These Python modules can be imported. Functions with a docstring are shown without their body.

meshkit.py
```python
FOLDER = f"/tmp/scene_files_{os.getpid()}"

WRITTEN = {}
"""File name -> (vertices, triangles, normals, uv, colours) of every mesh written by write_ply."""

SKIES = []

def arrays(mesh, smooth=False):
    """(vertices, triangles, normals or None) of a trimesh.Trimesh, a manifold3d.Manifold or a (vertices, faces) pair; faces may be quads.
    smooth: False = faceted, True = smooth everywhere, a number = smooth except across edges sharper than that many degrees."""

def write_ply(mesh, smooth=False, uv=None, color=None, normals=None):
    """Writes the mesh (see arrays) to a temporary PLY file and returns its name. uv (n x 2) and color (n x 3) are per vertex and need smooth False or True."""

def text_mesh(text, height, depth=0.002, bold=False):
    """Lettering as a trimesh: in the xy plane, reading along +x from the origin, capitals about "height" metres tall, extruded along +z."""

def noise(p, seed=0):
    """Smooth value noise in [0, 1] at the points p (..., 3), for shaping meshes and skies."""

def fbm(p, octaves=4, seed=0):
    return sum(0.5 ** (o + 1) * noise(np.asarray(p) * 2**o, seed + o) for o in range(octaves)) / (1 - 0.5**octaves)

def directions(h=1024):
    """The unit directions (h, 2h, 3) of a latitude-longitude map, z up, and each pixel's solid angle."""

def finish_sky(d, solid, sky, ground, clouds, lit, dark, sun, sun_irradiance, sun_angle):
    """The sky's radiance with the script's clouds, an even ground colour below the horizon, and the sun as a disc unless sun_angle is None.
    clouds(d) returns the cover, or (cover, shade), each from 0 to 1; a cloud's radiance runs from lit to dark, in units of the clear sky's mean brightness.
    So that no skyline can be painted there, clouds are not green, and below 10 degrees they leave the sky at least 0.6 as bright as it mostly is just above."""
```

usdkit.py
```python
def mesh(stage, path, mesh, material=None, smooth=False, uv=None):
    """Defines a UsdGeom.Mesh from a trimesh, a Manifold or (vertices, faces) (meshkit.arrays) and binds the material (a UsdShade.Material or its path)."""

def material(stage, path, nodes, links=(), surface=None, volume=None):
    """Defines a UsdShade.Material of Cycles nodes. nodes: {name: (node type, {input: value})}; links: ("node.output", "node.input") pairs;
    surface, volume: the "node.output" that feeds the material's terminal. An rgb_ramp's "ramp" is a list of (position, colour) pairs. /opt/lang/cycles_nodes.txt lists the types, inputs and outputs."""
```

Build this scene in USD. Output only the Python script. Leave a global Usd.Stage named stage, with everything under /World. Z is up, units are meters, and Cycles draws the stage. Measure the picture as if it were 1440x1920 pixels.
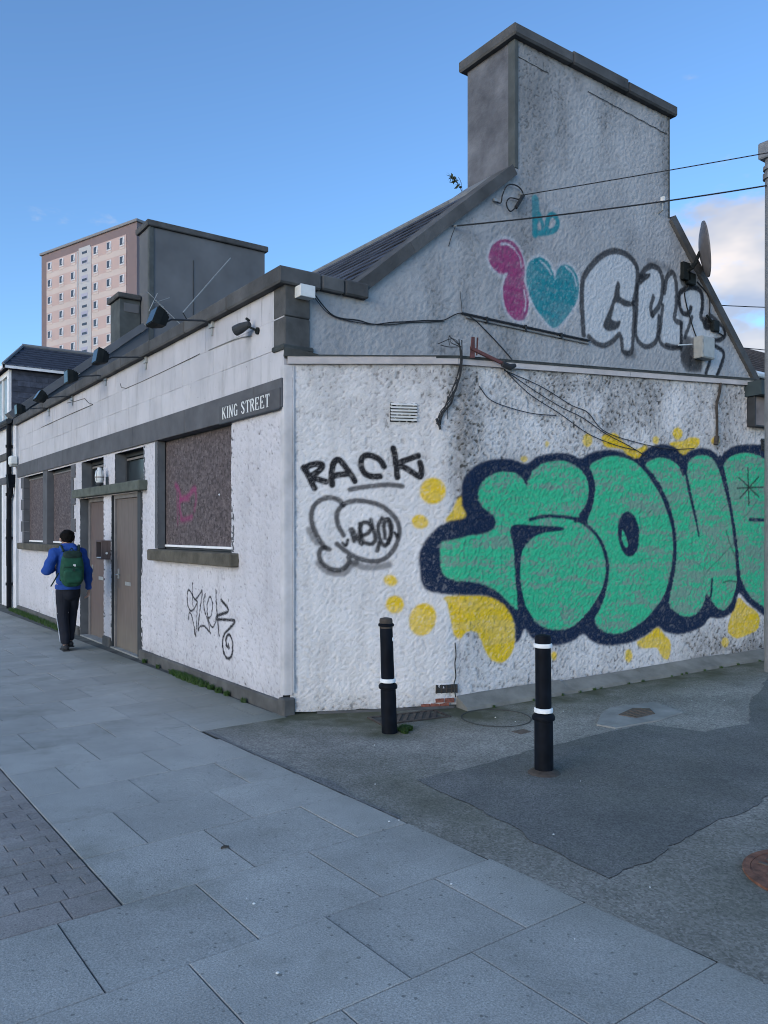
import math, random
import numpy as np, trimesh, usdkit, meshkit
import manifold3d as m3
from PIL import Image, ImageDraw
from scipy.ndimage import gaussian_filter, map_coordinates
from shapely.geometry import Polygon, box as sbox
from pxr import Usd, UsdGeom, UsdLux, UsdShade, Gf, Sdf, Vt

stage = Usd.Stage.CreateInMemory()
UsdGeom.SetStageUpAxis(stage, "Z"); UsdGeom.SetStageMetersPerUnit(stage, 1.0)
UsdGeom.Xform.Define(stage, "/World"); UsdGeom.Scope.Define(stage, "/World/Looks")
rnd = random.Random(7); rng = np.random.default_rng(7)

# ---------------------------------------------------------------- camera, sky, sun
EYE = np.array([-3.476, -6.403, 1.68]); HEAD = math.radians(35.7)
fwd = np.array([math.sin(HEAD), math.cos(HEAD), 0]); rgt = np.array([math.cos(HEAD), -math.sin(HEAD), 0])
cam = UsdGeom.Camera.Define(stage, "/World/camera")
cam.CreateHorizontalApertureAttr(36.0); cam.CreateVerticalApertureAttr(48.0)
cam.CreateFocalLengthAttr(37.0); cam.CreateVerticalApertureOffsetAttr(0.9)
cam.CreateClippingRangeAttr(Gf.Vec2f(0.05, 3000))
cam.AddTransformOp().Set(Gf.Matrix4d(*rgt, 0, 0, 0, 1, 0, *(-fwd), 0, *EYE, 1))
EXPOSURE = 0.95
cam.CreateExposureAttr(EXPOSURE)
SUN_AZ, SUN_EL = math.radians(256), math.radians(14)      # low behind the camera on the left, veiled: soft light, everything in view in open shade
sdir = np.array([math.sin(SUN_AZ) * math.cos(SUN_EL), math.cos(SUN_AZ) * math.cos(SUN_EL), math.sin(SUN_EL)])
SKY_STRENGTH = 0.15
dome = UsdLux.DomeLight.Define(stage, "/World/sky")
sky_nodes = {
    "sky": ("sky_texture", {"sky_type": "single_scattering", "sun_disc": False, "sun_elevation": SUN_EL, "sun_rotation": SUN_AZ, "altitude": 60.0, "air_density": 1.0, "aerosol_density": 0.6, "ozone_density": 4.6}),
    "tc": ("texture_coordinate", {}),
    "map": ("mapping", {"scale": (1.0, 1.0, 2.2), "location": (0.35, 0.1, 0.0)}),
    "n": ("noise_texture", {"scale": 7.5, "detail": 7.0, "roughness": 0.56}),
    "n2": ("noise_texture", {"scale": 7.0, "detail": 4.0, "roughness": 0.5}),
    "sep": ("separate_xyz", {}),
    "elev": ("map_range", {"range_type": "smoothstep", "from_min": 0.30, "from_max": 0.55, "to_min": 0.14, "to_max": -0.22, "clamp": True}),
    "side": ("vector_math", {"math_type": "dot_product", "vector2": (0.90, 0.38, 0.2)}),
    "bank": ("map_range", {"range_type": "smoothstep", "from_min": 0.84, "from_max": 0.97, "to_min": -0.20, "to_max": 0.07}),
    "a1": ("math", {"math_type": "add"}), "a2": ("math", {"math_type": "add"}),
    "cov": ("map_range", {"range_type": "smoothstep", "from_min": 0.555, "from_max": 0.72, "to_min": 0.0, "to_max": 0.85, "clamp": True}),
    "shade": ("rgb_ramp", {"ramp": [(0.36, (0.50, 0.54, 0.66)), (0.52, (0.80, 0.75, 0.72)), (0.66, (1.12, 0.98, 0.86))]}),
    "gain": ("mix", {"mix_type": "multiply", "fac": 1.0, "color2": (3.4, 3.4, 3.4)}),
    "mix": ("mix", {"mix_type": "mix"}),
    "bg": ("background_shader", {"strength": SKY_STRENGTH}),
}
sky_links = [("tc.generated", "map.vector"), ("map.vector", "n.vector"), ("map.vector", "n2.vector"), ("tc.generated", "sep.vector"), ("sep.z", "elev.value"),
             ("tc.generated", "side.vector1"), ("side.value", "bank.value"), ("n.fac", "a1.value1"), ("elev.result", "a1.value2"), ("a1.value", "a2.value1"), ("bank.result", "a2.value2"),
             ("a2.value", "cov.value"), ("n2.fac", "shade.fac"), ("shade.color", "gain.color1"), ("cov.result", "mix.fac"), ("sky.color", "mix.color1"), ("gain.color", "mix.color2"), ("mix.color", "bg.color")]
sky_mat = usdkit.material(stage, "/World/Looks/sky_look", sky_nodes, sky_links, surface="bg.background")
UsdShade.MaterialBindingAPI.Apply(dome.GetPrim()).Bind(sky_mat)
dome.GetPrim().SetCustomDataByKey("kind", "structure")
dome.GetPrim().SetCustomDataByKey("label", "blue evening sky with low clouds at the right")
sun = UsdLux.DistantLight.Define(stage, "/World/sun")
sun.CreateNormalizeAttr(True); sun.CreateIntensityAttr(0.15); sun.CreateAngleAttr(60.0); sun.CreateColorAttr(Gf.Vec3f(1.0, 0.92, 0.84))
zax = sdir; xax = np.cross([0, 0, 1.0], zax); xax /= np.linalg.norm(xax); yax = np.cross(zax, xax)
sun.AddTransformOp().Set(Gf.Matrix4d(*xax, 0, *yax, 0, *zax, 0, *(sdir * 200), 1))

# ---------------------------------------------------------------- helpers
USED = {}
def path_for(parent, name):
    k = (parent, name); n = USED.get(k, -1) + 1; USED[k] = n
    return f"{parent}/{name}" + (f"_{n:03d}" if n else "")
def tag(prim, label=None, cat=None, group=None, kind=None):
    p = prim.GetPrim()
    for k, v in (("label", label), ("category", cat), ("group", group), ("kind", kind)):
        if v: p.SetCustomDataByKey(k, v)
def thing(name, label=None, cat=None, group=None, kind=None, loc=None, rotz=0.0):
    p = path_for("/World", name); x = UsdGeom.Xform.Define(stage, p)
    if loc is not None:
        x.AddTranslateOp().Set(Gf.Vec3d(*map(float, loc)))
        if rotz: x.AddRotateZOp().Set(math.degrees(rotz))
    tag(x, label, cat, group, kind); return p
def part(parent, name, mesh, mat, label=None, smooth=False, **kw):
    p = path_for(parent, name); m = usdkit.mesh(stage, p, mesh, M[mat], smooth=smooth); tag(m, label, **kw); return p
def solo(name, mesh, mat, label=None, cat=None, group=None, kind=None, smooth=False):
    p = path_for("/World", name); m = usdkit.mesh(stage, p, mesh, M[mat], smooth=smooth); tag(m, label, cat, group, kind); return p
def cat(*ms):
    ms = [m if isinstance(m, trimesh.Trimesh) else trimesh.Trimesh(*m, process=False) for m in ms]
    return trimesh.util.concatenate(ms)
def bx(x0, x1, y0, y1, z0, z1):
    v = np.array([[x, y, z] for z in (z0, z1) for y in (y0, y1) for x in (x0, x1)], float)
    f = [[0, 2, 3], [0, 3, 1], [4, 5, 7], [4, 7, 6], [0, 1, 5], [0, 5, 4], [2, 6, 7], [2, 7, 3], [0, 4, 6], [0, 6, 2], [1, 3, 7], [1, 7, 5]]
    return trimesh.Trimesh(v, f, process=False)
def cbx(x0, x1, y0, y1, z0, z1, c=0.008):
    c = min(c, (x1 - x0) * .45, (y1 - y0) * .45, (z1 - z0) * .45); pts = []
    for i, x in enumerate((x0, x1)):
        for j, y in enumerate((y0, y1)):
            for k, z in enumerate((z0, z1)):
                sx, sy, sz = c * (1 - 2 * i), c * (1 - 2 * j), c * (1 - 2 * k)
                pts += [(x, y + sy, z + sz), (x + sx, y, z + sz), (x + sx, y + sy, z)]
    return trimesh.convex.convex_hull(np.array(pts))
def tube(pts, r, n=6, cap=True):
    p = np.asarray(pts, float); t = np.gradient(p, axis=0); t /= np.linalg.norm(t, axis=1, keepdims=True) + 1e-9
    ref = np.where(np.abs(t[:, 2:]) < .9, [[0, 0, 1.]], [[1., 0, 0]])
    a = np.cross(t, ref); a /= np.linalg.norm(a, axis=1, keepdims=True); b = np.cross(t, a)
    an = np.arange(n) * 2 * np.pi / n; r = np.broadcast_to(r, (len(p),))
    v = (p[:, None] + r[:, None, None] * (np.cos(an)[None, :, None] * a[:, None] + np.sin(an)[None, :, None] * b[:, None])).reshape(-1, 3)
    f = []
    for i in range(len(p) - 1):
        for j in range(n):
            q = (i * n + j, i * n + (j + 1) % n, (i + 1) * n + (j + 1) % n, (i + 1) * n + j); f += [[q[0], q[1], q[2]], [q[0], q[2], q[3]]]
    if cap:
        v = np.vstack([v, p[0], p[-1]]); k = len(v)
        for j in range(n): f += [[k - 2, (j + 1) % n, j], [k - 1, (len(p) - 1) * n + j, (len(p) - 1) * n + (j + 1) % n]]
    return trimesh.Trimesh(v, f, process=False)
def spline(pts, per=6, closed=False):
    p = np.asarray(pts, float)
    if len(p) < 3: return np.array([p[0] + (p[-1] - p[0]) * s for s in np.linspace(0, 1, per + 1)])
    q = np.vstack([p[-1], p, p[0], p[1]]) if closed else np.vstack([2 * p[0] - p[1], p, 2 * p[-1] - p[-2]])
    out = []
    for i in range(1, len(q) - 2):
        for s in np.arange(per) / per:
            a, b, c, d = q[i - 1:i + 3]
            out.append(.5 * (2 * b + (c - a) * s + (2 * a - 5 * b + 4 * c - d) * s * s + (3 * b - a - 3 * c + d) * s ** 3))
    if not closed: out.append(q[-2])
    return np.array(out)
def lathe(profile, n=20, at=(0, 0, 0)):
    pr = np.array(profile, float); an = np.arange(n) * 2 * np.pi / n
    v = np.stack([pr[:, None, 0] * np.cos(an), pr[:, None, 0] * np.sin(an), np.repeat(pr[:, 1:], n, 1)], -1).reshape(-1, 3) + np.array(at); f = []
    for i in range(len(pr) - 1):
        for j in range(n):
            a, b, c, d = i * n + j, i * n + (j + 1) % n, (i + 1) * n + (j + 1) % n, (i + 1) * n + j; f += [[a, b, c], [a, c, d]]
    return trimesh.Trimesh(v, f, process=False)
def prism(poly, depth):
    return trimesh.creation.extrude_polygon(Polygon(poly) if not isinstance(poly, Polygon) else poly, depth, engine="earcut")
def xform(m, ex, ey, ez, o):
    m = m.copy(); m.vertices = m.vertices[:, :1] * np.array(ex, float) + m.vertices[:, 1:2] * np.array(ey, float) + m.vertices[:, 2:3] * np.array(ez, float) + np.array(o, float)
    if np.dot(np.cross(ex, ey), ez) < 0: m.invert()
    return m
def hull(pts): return trimesh.convex.convex_hull(np.array(pts, float))
_TAB = np.random.default_rng(99).random(1 << 16).astype(np.float32)
def vnoise(p, seed=0):
    """Value noise in [0, 1] from a table of random lattice values."""
    p = np.asarray(p, float); i = np.floor(p).astype(np.int64); t = p - i; t = t * t * (3 - 2 * t); out = 0
    w = [(1 - t[..., k], t[..., k]) for k in range(3)]
    for a, b, c in np.ndindex(2, 2, 2):
        h = ((i[..., 0] + a) * 73856093) ^ ((i[..., 1] + b) * 19349663) ^ ((i[..., 2] + c) * 83492791) ^ (seed * 2654435761)
        out = out + _TAB[(h ^ (h >> 16)) & 0xFFFF] * (w[0][a] * w[1][b] * w[2][c])
    return out
def noise(p, s, seed=0): return vnoise(np.asarray(p) * s, seed)
def fbm(p, octaves=4, seed=0): return sum(0.5 ** (o + 1) * vnoise(np.asarray(p) * 2 ** o + o * 5.3, seed + o) for o in range(octaves)) / (1 - 0.5 ** octaves)

# ---------------------------------------------------------------- materials
M = {}
def mk(name, nodes, links, surface="p.BSDF"):
    M[name] = usdkit.material(stage, "/World/Looks/" + name, nodes, links, surface=surface)
def plain(name, c, rough=0.7, metal=0.0, var=0.25, scale=6.0, bump=0.0, bscale=60.0, c2=None, spec=0.3, detail=4.0, per_object=0.0):
    c = np.array(c, float); hi = np.minimum(c * (1 + var), 1) if c2 is None else np.array(c2, float); lo = c * (1 - var) if c2 is None else c
    nodes = {"g": ("geometry", {}), "n": ("noise_texture", {"scale": scale, "detail": detail, "roughness": 0.6}), "r": ("rgb_ramp", {"ramp": [(0.3, lo), (0.7, hi)]}),
             "p": ("principled_bsdf", {"roughness": rough, "metallic": metal, "specular_ior_level": spec})}
    links = [("g.position", "n.vector"), ("n.fac", "r.fac")]
    out = "r.color"
    if per_object:
        nodes.update({"oi": ("object_info", {}), "mr": ("map_range", {"to_min": 1 - per_object, "to_max": 1 + per_object}), "hs": ("hsv", {})})
        links += [("oi.random", "mr.value"), ("mr.result", "hs.value"), ("r.color", "hs.color")]; out = "hs.color"
    links.append((out, "p.base_color"))
    if bump:
        nodes.update({"bn": ("noise_texture", {"scale": bscale, "detail": 5.0, "roughness": 0.65}), "b": ("bump", {"strength": bump, "distance": 0.01})})
        links += [("g.position", "bn.vector"), ("bn.fac", "b.height"), ("b.normal", "p.normal")]
    mk(name, nodes, links)

def harl(name, base, base2, dirt, pit_k, bump, bscale):
    """Roughcast: base colours vary in patches, dirt sits in the pits (primvar pit), stains (grime), sprayed paint (paint, paint_a) on the stones' faces."""
    nodes = {"g": ("geometry", {}), "n": ("noise_texture", {"scale": 1.3, "detail": 6.0, "roughness": 0.65}), "r": ("rgb_ramp", {"ramp": [(0.35, base), (0.68, base2)]}),
             "n2": ("noise_texture", {"scale": bscale, "detail": 3.0, "roughness": 0.6}), "pf": ("map_range", {"from_min": 0.52, "from_max": 0.30, "to_min": 0.0, "to_max": 1.0, "clamp": True}),
             "pit": ("attribute", {"attribute": "pit"}), "pa": ("attribute", {"attribute": "paint_a"}), "pc": ("attribute", {"attribute": "paint"}), "gr": ("attribute", {"attribute": "grime"}),
             "pm": ("math", {"math_type": "multiply", "value2": 0.35}), "pt": ("math", {"math_type": "maximum"}), "pg": ("math", {"math_type": "multiply_add", "value2": 1.3, "value3": pit_k}), "pk": ("math", {"math_type": "multiply", "use_clamp": True}),
             "sm": ("mapping", {"scale": (2.2, 2.2, 0.35)}), "sn": ("noise_texture", {"scale": 2.0, "detail": 5.0, "roughness": 0.6}), "sr": ("map_range", {"from_min": 0.52, "from_max": 0.78, "to_min": 0.0, "to_max": 0.38, "clamp": True}),
             "c0": ("mix", {"color2": tuple(np.array(dirt) * 1.9)}),
             "c1": ("mix", {"color2": dirt}), "gm": ("math", {"math_type": "multiply", "value2": 0.62}), "c2": ("mix", {"color2": (0.045, 0.042, 0.034)}),
             "ip": ("math", {"math_type": "multiply", "value2": 0.22}), "one": ("math", {"math_type": "subtract", "value1": 1.0}), "pf2": ("math", {"math_type": "multiply"}), "c3": ("mix", {}),
             "b": ("bump", {"strength": bump, "distance": 0.006}), "p": ("principled_bsdf", {"roughness": 0.85, "specular_ior_level": 0.2})}
    links = [("g.position", "n.vector"), ("n.fac", "r.fac"), ("g.position", "n2.vector"), ("n2.fac", "pf.value"), ("pf.result", "pm.value1"), ("pm.value", "pt.value1"), ("pit.fac", "pt.value2"), ("pt.value", "pk.value1"), ("gr.fac", "pg.value1"), ("pg.value", "pk.value2"),
             ("g.position", "sm.vector"), ("sm.vector", "sn.vector"), ("sn.fac", "sr.value"), ("r.color", "c0.color1"), ("sr.result", "c0.fac"),
             ("c0.color", "c1.color1"), ("pk.value", "c1.fac"), ("gr.fac", "gm.value1"), ("gm.value", "c2.fac"), ("c1.color", "c2.color1"),
             ("pt.value", "ip.value1"), ("ip.value", "one.value2"), ("one.value", "pf2.value1"), ("pa.fac", "pf2.value2"), ("c2.color", "c3.color1"), ("pc.color", "c3.color2"), ("pf2.value", "c3.fac"), ("c3.color", "p.base_color"),
             ("n2.fac", "b.height"), ("b.normal", "p.normal")]
    mk(name, nodes, links)
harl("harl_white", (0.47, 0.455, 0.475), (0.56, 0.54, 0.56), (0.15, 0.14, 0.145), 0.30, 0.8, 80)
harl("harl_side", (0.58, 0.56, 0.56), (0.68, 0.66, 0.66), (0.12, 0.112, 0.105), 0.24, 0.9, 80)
harl("harl_grey", (0.31, 0.302, 0.305), (0.42, 0.41, 0.412), (0.14, 0.136, 0.135), 0.22, 0.8, 75)

def osb_mat(name, lo, hi):
    nodes = {"g": ("geometry", {}), "m1": ("mapping", {"scale": (1, 1.0, 0.42), "rotation": (0.5, 0, 0)}), "m2": ("mapping", {"scale": (1, 0.45, 1.0), "rotation": (-0.9, 0, 0)}),
             "v1": ("voronoi_texture", {"scale": 58.0}), "v2": ("voronoi_texture", {"scale": 46.0}), "x": ("mix", {"fac": 0.5}), "bw": ("rgb_to_bw", {}), "r": ("rgb_ramp", {"ramp": [(0.15, lo), (0.55, tuple((np.array(lo) + hi) / 2)), (0.85, hi)]}),
             "pa": ("attribute", {"attribute": "paint_a"}), "pc": ("attribute", {"attribute": "paint"}), "c": ("mix", {}), "b": ("bump", {"strength": 0.4, "distance": 0.004}), "p": ("principled_bsdf", {"roughness": 0.75, "specular_ior_level": 0.25})}
    links = [("g.position", "m1.vector"), ("g.position", "m2.vector"), ("m1.vector", "v1.vector"), ("m2.vector", "v2.vector"), ("v1.color", "x.color1"), ("v2.color", "x.color2"), ("x.color", "bw.color"), ("bw.val", "r.fac"),
             ("r.color", "c.color1"), ("pc.color", "c.color2"), ("pa.fac", "c.fac"), ("c.color", "p.base_color"), ("bw.val", "b.height"), ("b.normal", "p.normal")]
    mk(name, nodes, links)
osb_mat("osb_board", np.array((0.036, 0.027, 0.028)), np.array((0.150, 0.122, 0.122)))

def blocks_mat(name, base, dirt):
    nodes = {"g": ("geometry", {}), "n": ("noise_texture", {"scale": 2.2, "detail": 6.0, "roughness": 0.65}), "r": ("rgb_ramp", {"ramp": [(0.3, tuple(np.array(base) * .86)), (0.7, base)]}),
             "m": ("mapping", {"scale": (2.6, 2.6, 0.55)}), "s": ("noise_texture", {"scale": 2.4, "detail": 6.0, "roughness": 0.7}), "sr": ("map_range", {"from_min": 0.50, "from_max": 0.76, "to_min": 0.0, "to_max": 0.55, "clamp": True}), "c1": ("mix", {"color2": dirt}),
             "k": ("noise_texture", {"scale": 24.0, "detail": 3.0, "roughness": 0.55}), "kr": ("map_range", {"from_min": 0.70, "from_max": 0.76, "to_min": 0.0, "to_max": 0.85, "clamp": True}), "c2": ("mix", {"color2": (0.05, 0.048, 0.045)}),
             "bn": ("noise_texture", {"scale": 50.0, "detail": 4.0}), "b": ("bump", {"strength": 0.18, "distance": 0.006}), "p": ("principled_bsdf", {"roughness": 0.7, "specular_ior_level": 0.3}),
             "oi": ("object_info", {}), "mr": ("map_range", {"to_min": 0.93, "to_max": 1.05}), "hs": ("hsv", {})}
    links = [("g.position", "n.vector"), ("n.fac", "r.fac"), ("g.position", "m.vector"), ("m.vector", "s.vector"), ("s.fac", "sr.value"), ("sr.result", "c1.fac"), ("r.color", "c1.color1"), ("g.position", "k.vector"), ("k.fac", "kr.value"),
             ("kr.result", "c2.fac"), ("c1.color", "c2.color1"), ("c2.color", "hs.color"), ("oi.random", "mr.value"), ("mr.result", "hs.value"), ("hs.color", "p.base_color"), ("g.position", "bn.vector"), ("bn.fac", "b.height"), ("b.normal", "p.normal")]
    mk(name, nodes, links)
blocks_mat("block_white", (0.50, 0.48, 0.49), (0.20, 0.19, 0.18))

def tarmac_mat(name, lo, hi, moss=True, scale=85.0):
    nodes = {"g": ("geometry", {}), "n": ("noise_texture", {"scale": 1.4, "detail": 9.0, "roughness": 0.72}), "r": ("rgb_ramp", {"ramp": [(0.36, lo), (0.64, hi)]}),
             "v": ("voronoi_texture", {"scale": scale}), "vb": ("rgb_to_bw", {}), "vr": ("map_range", {"to_min": 0.52, "to_max": 1.55}), "hs": ("hsv", {}),
             "gr": ("attribute", {"attribute": "grime"}), "gn": ("noise_texture", {"scale": 4.0, "detail": 5.0}), "gx": ("math", {"math_type": "multiply"}), "gy": ("math", {"math_type": "multiply", "value2": 1.9, "use_clamp": True}), "c": ("mix", {"color2": (0.060, 0.062, 0.036)}),
             "w": ("voronoi_texture", {"scale": 7.0}), "wr": ("map_range", {"from_min": 0.045, "from_max": 0.03, "to_min": 0.0, "to_max": 0.55, "clamp": True}), "c2": ("mix", {"color2": (0.34, 0.34, 0.33)}),
             "bn": ("noise_texture", {"scale": 75.0, "detail": 4.0, "roughness": 0.75}), "b": ("bump", {"strength": 0.9, "distance": 0.008}), "p": ("principled_bsdf", {"roughness": 0.82, "specular_ior_level": 0.3})}
    links = [("g.position", "n.vector"), ("n.fac", "r.fac"), ("g.position", "v.vector"), ("v.color", "vb.color"), ("vb.val", "vr.value"), ("vr.result", "hs.value"), ("r.color", "hs.color"), ("g.position", "gn.vector"), ("gn.fac", "gx.value1"), ("gr.fac", "gx.value2"), ("gx.value", "gy.value1"),
             ("hs.color", "c.color1"), ("gy.value", "c.fac"), ("g.position", "w.vector"), ("w.distance", "wr.value"), ("wr.result", "c2.fac"), ("c.color", "c2.color1"), ("c2.color", "p.base_color"), ("g.position", "bn.vector"), ("bn.fac", "b.height"), ("b.normal", "p.normal")]
    mk(name, nodes, links)
tarmac_mat("tarmac", (0.155, 0.146, 0.130), (0.255, 0.240, 0.213))
tarmac_mat("tarmac_dark", (0.096, 0.095, 0.094), (0.150, 0.146, 0.139), scale=110.0)
tarmac_mat("road_surface", (0.05, 0.05, 0.05), (0.075, 0.073, 0.07))

def slab_mat(name, lo, hi, speck, per):
    nodes = {"g": ("geometry", {}), "n": ("noise_texture", {"scale": 1.9, "detail": 9.0, "roughness": 0.68}), "r": ("rgb_ramp", {"ramp": [(0.34, lo), (0.66, hi)]}),
             "oi": ("object_info", {}), "mr": ("map_range", {"to_min": 1 - per, "to_max": 1 + per}), "hs": ("hsv", {}),
             "k": ("noise_texture", {"scale": 125.0, "detail": 3.0, "roughness": 0.65}), "kr": ("map_range", {"from_min": 0.32, "from_max": 0.68, "to_min": 0.70, "to_max": 1.32}), "hs2": ("hsv", {}),
             "w": ("voronoi_texture", {"scale": 21.0}), "wn": ("noise_texture", {"scale": 9.0, "detail": 4.0, "roughness": 0.7}), "wv": ("map_range", {"from_min": 0.40, "from_max": 0.72, "to_min": 0.02, "to_max": -0.20}), "wa": ("math", {"math_type": "add"}), "wr": ("map_range", {"from_min": 0.08, "from_max": 0.02, "to_min": 0.0, "to_max": 0.7, "clamp": True}), "c": ("mix", {"color2": speck}),
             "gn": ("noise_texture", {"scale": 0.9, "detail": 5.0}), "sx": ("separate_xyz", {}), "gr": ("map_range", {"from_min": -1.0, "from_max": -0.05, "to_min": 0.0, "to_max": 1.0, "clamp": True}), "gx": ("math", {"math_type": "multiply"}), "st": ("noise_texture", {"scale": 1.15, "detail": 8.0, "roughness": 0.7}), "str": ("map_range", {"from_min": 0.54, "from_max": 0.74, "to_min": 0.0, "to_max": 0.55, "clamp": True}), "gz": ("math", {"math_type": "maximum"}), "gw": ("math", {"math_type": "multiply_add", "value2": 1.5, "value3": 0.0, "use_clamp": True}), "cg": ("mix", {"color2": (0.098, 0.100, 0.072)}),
             "bn": ("noise_texture", {"scale": 90.0, "detail": 4.0, "roughness": 0.7}), "b": ("bump", {"strength": 0.5, "distance": 0.005}), "p": ("principled_bsdf", {"roughness": 0.78, "specular_ior_level": 0.32})}
    links = [("g.position", "n.vector"), ("n.fac", "r.fac"), ("oi.random", "mr.value"), ("mr.result", "hs.value"), ("r.color", "hs.color"), ("g.position", "k.vector"), ("k.fac", "kr.value"), ("kr.result", "hs2.value"), ("hs.color", "hs2.color"),
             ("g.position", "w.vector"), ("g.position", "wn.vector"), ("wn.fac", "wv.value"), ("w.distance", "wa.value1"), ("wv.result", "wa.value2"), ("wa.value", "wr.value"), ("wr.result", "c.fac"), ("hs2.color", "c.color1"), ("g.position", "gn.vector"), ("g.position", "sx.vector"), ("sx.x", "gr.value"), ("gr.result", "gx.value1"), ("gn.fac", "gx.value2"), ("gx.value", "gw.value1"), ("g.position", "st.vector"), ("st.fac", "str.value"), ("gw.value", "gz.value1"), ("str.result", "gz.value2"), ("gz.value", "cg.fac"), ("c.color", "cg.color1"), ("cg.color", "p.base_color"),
             ("g.position", "bn.vector"), ("bn.fac", "b.height"), ("b.normal", "p.normal")]
    mk(name, nodes, links)
slab_mat("paving", (0.245, 0.239, 0.219), (0.318, 0.309, 0.284), (0.09, 0.088, 0.08), 0.08)
slab_mat("brick_paver", (0.165, 0.146, 0.134), (0.235, 0.214, 0.196), (0.075, 0.07, 0.068), 0.11)

plain("joint", (0.05, 0.05, 0.045), 0.95, var=0.3); plain("joint_sand", (0.072, 0.070, 0.060), 0.95, var=0.45, scale=5.0)
plain("stone_band", (0.088, 0.088, 0.094), 0.8, var=0.22, scale=3.0, bump=0.35, bscale=70, per_object=0.08)
plain("stone_dark", (0.075, 0.074, 0.072), 0.85, var=0.35, scale=4.0, bump=0.45, bscale=60, per_object=0.10)
plain("coping_stone", (0.074, 0.073, 0.073), 0.88, var=0.35, scale=3.0, bump=0.6, bscale=45, per_object=0.10)
plain("sill_stone", (0.082, 0.073, 0.056), 0.85, var=0.40, scale=6.0, bump=0.4, bscale=60)
plain("hood_stone", (0.085, 0.094, 0.078), 0.85, var=0.30, scale=7.0, bump=0.4, bscale=70)
plain("cement", (0.074, 0.076, 0.086), 0.9, var=0.0, scale=3.2, bump=1.0, bscale=22, c2=(0.175, 0.178, 0.195), detail=9.0)
plain("cement_dark", (0.07, 0.078, 0.078), 0.9, var=0.3, scale=3.0, bump=0.4)
plain("render_dark", (0.115, 0.119, 0.127), 0.9, var=0.18, scale=1.1, bump=0.3, bscale=30, detail=6)
plain("slate", (0.052, 0.058, 0.078), 0.7, var=0.3, scale=8.0, bump=0.25, bscale=50, per_object=0.28, spec=0.25)
plain("lead", (0.16, 0.165, 0.17), 0.6, var=0.2, scale=6, bump=0.2)
plain("felt", (0.045, 0.05, 0.05), 0.95, var=0.3, scale=8, bump=0.5)
plain("white_smooth", (0.46, 0.445, 0.45), 0.7, var=0.22, scale=3.0, bump=0.12, bscale=40)
plain("white_trim", (0.72, 0.71, 0.71), 0.5, var=0.08, scale=10)
plain("fascia_board", (0.42, 0.385, 0.375), 0.65, var=0.14, scale=5.0, bump=0.15)
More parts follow.
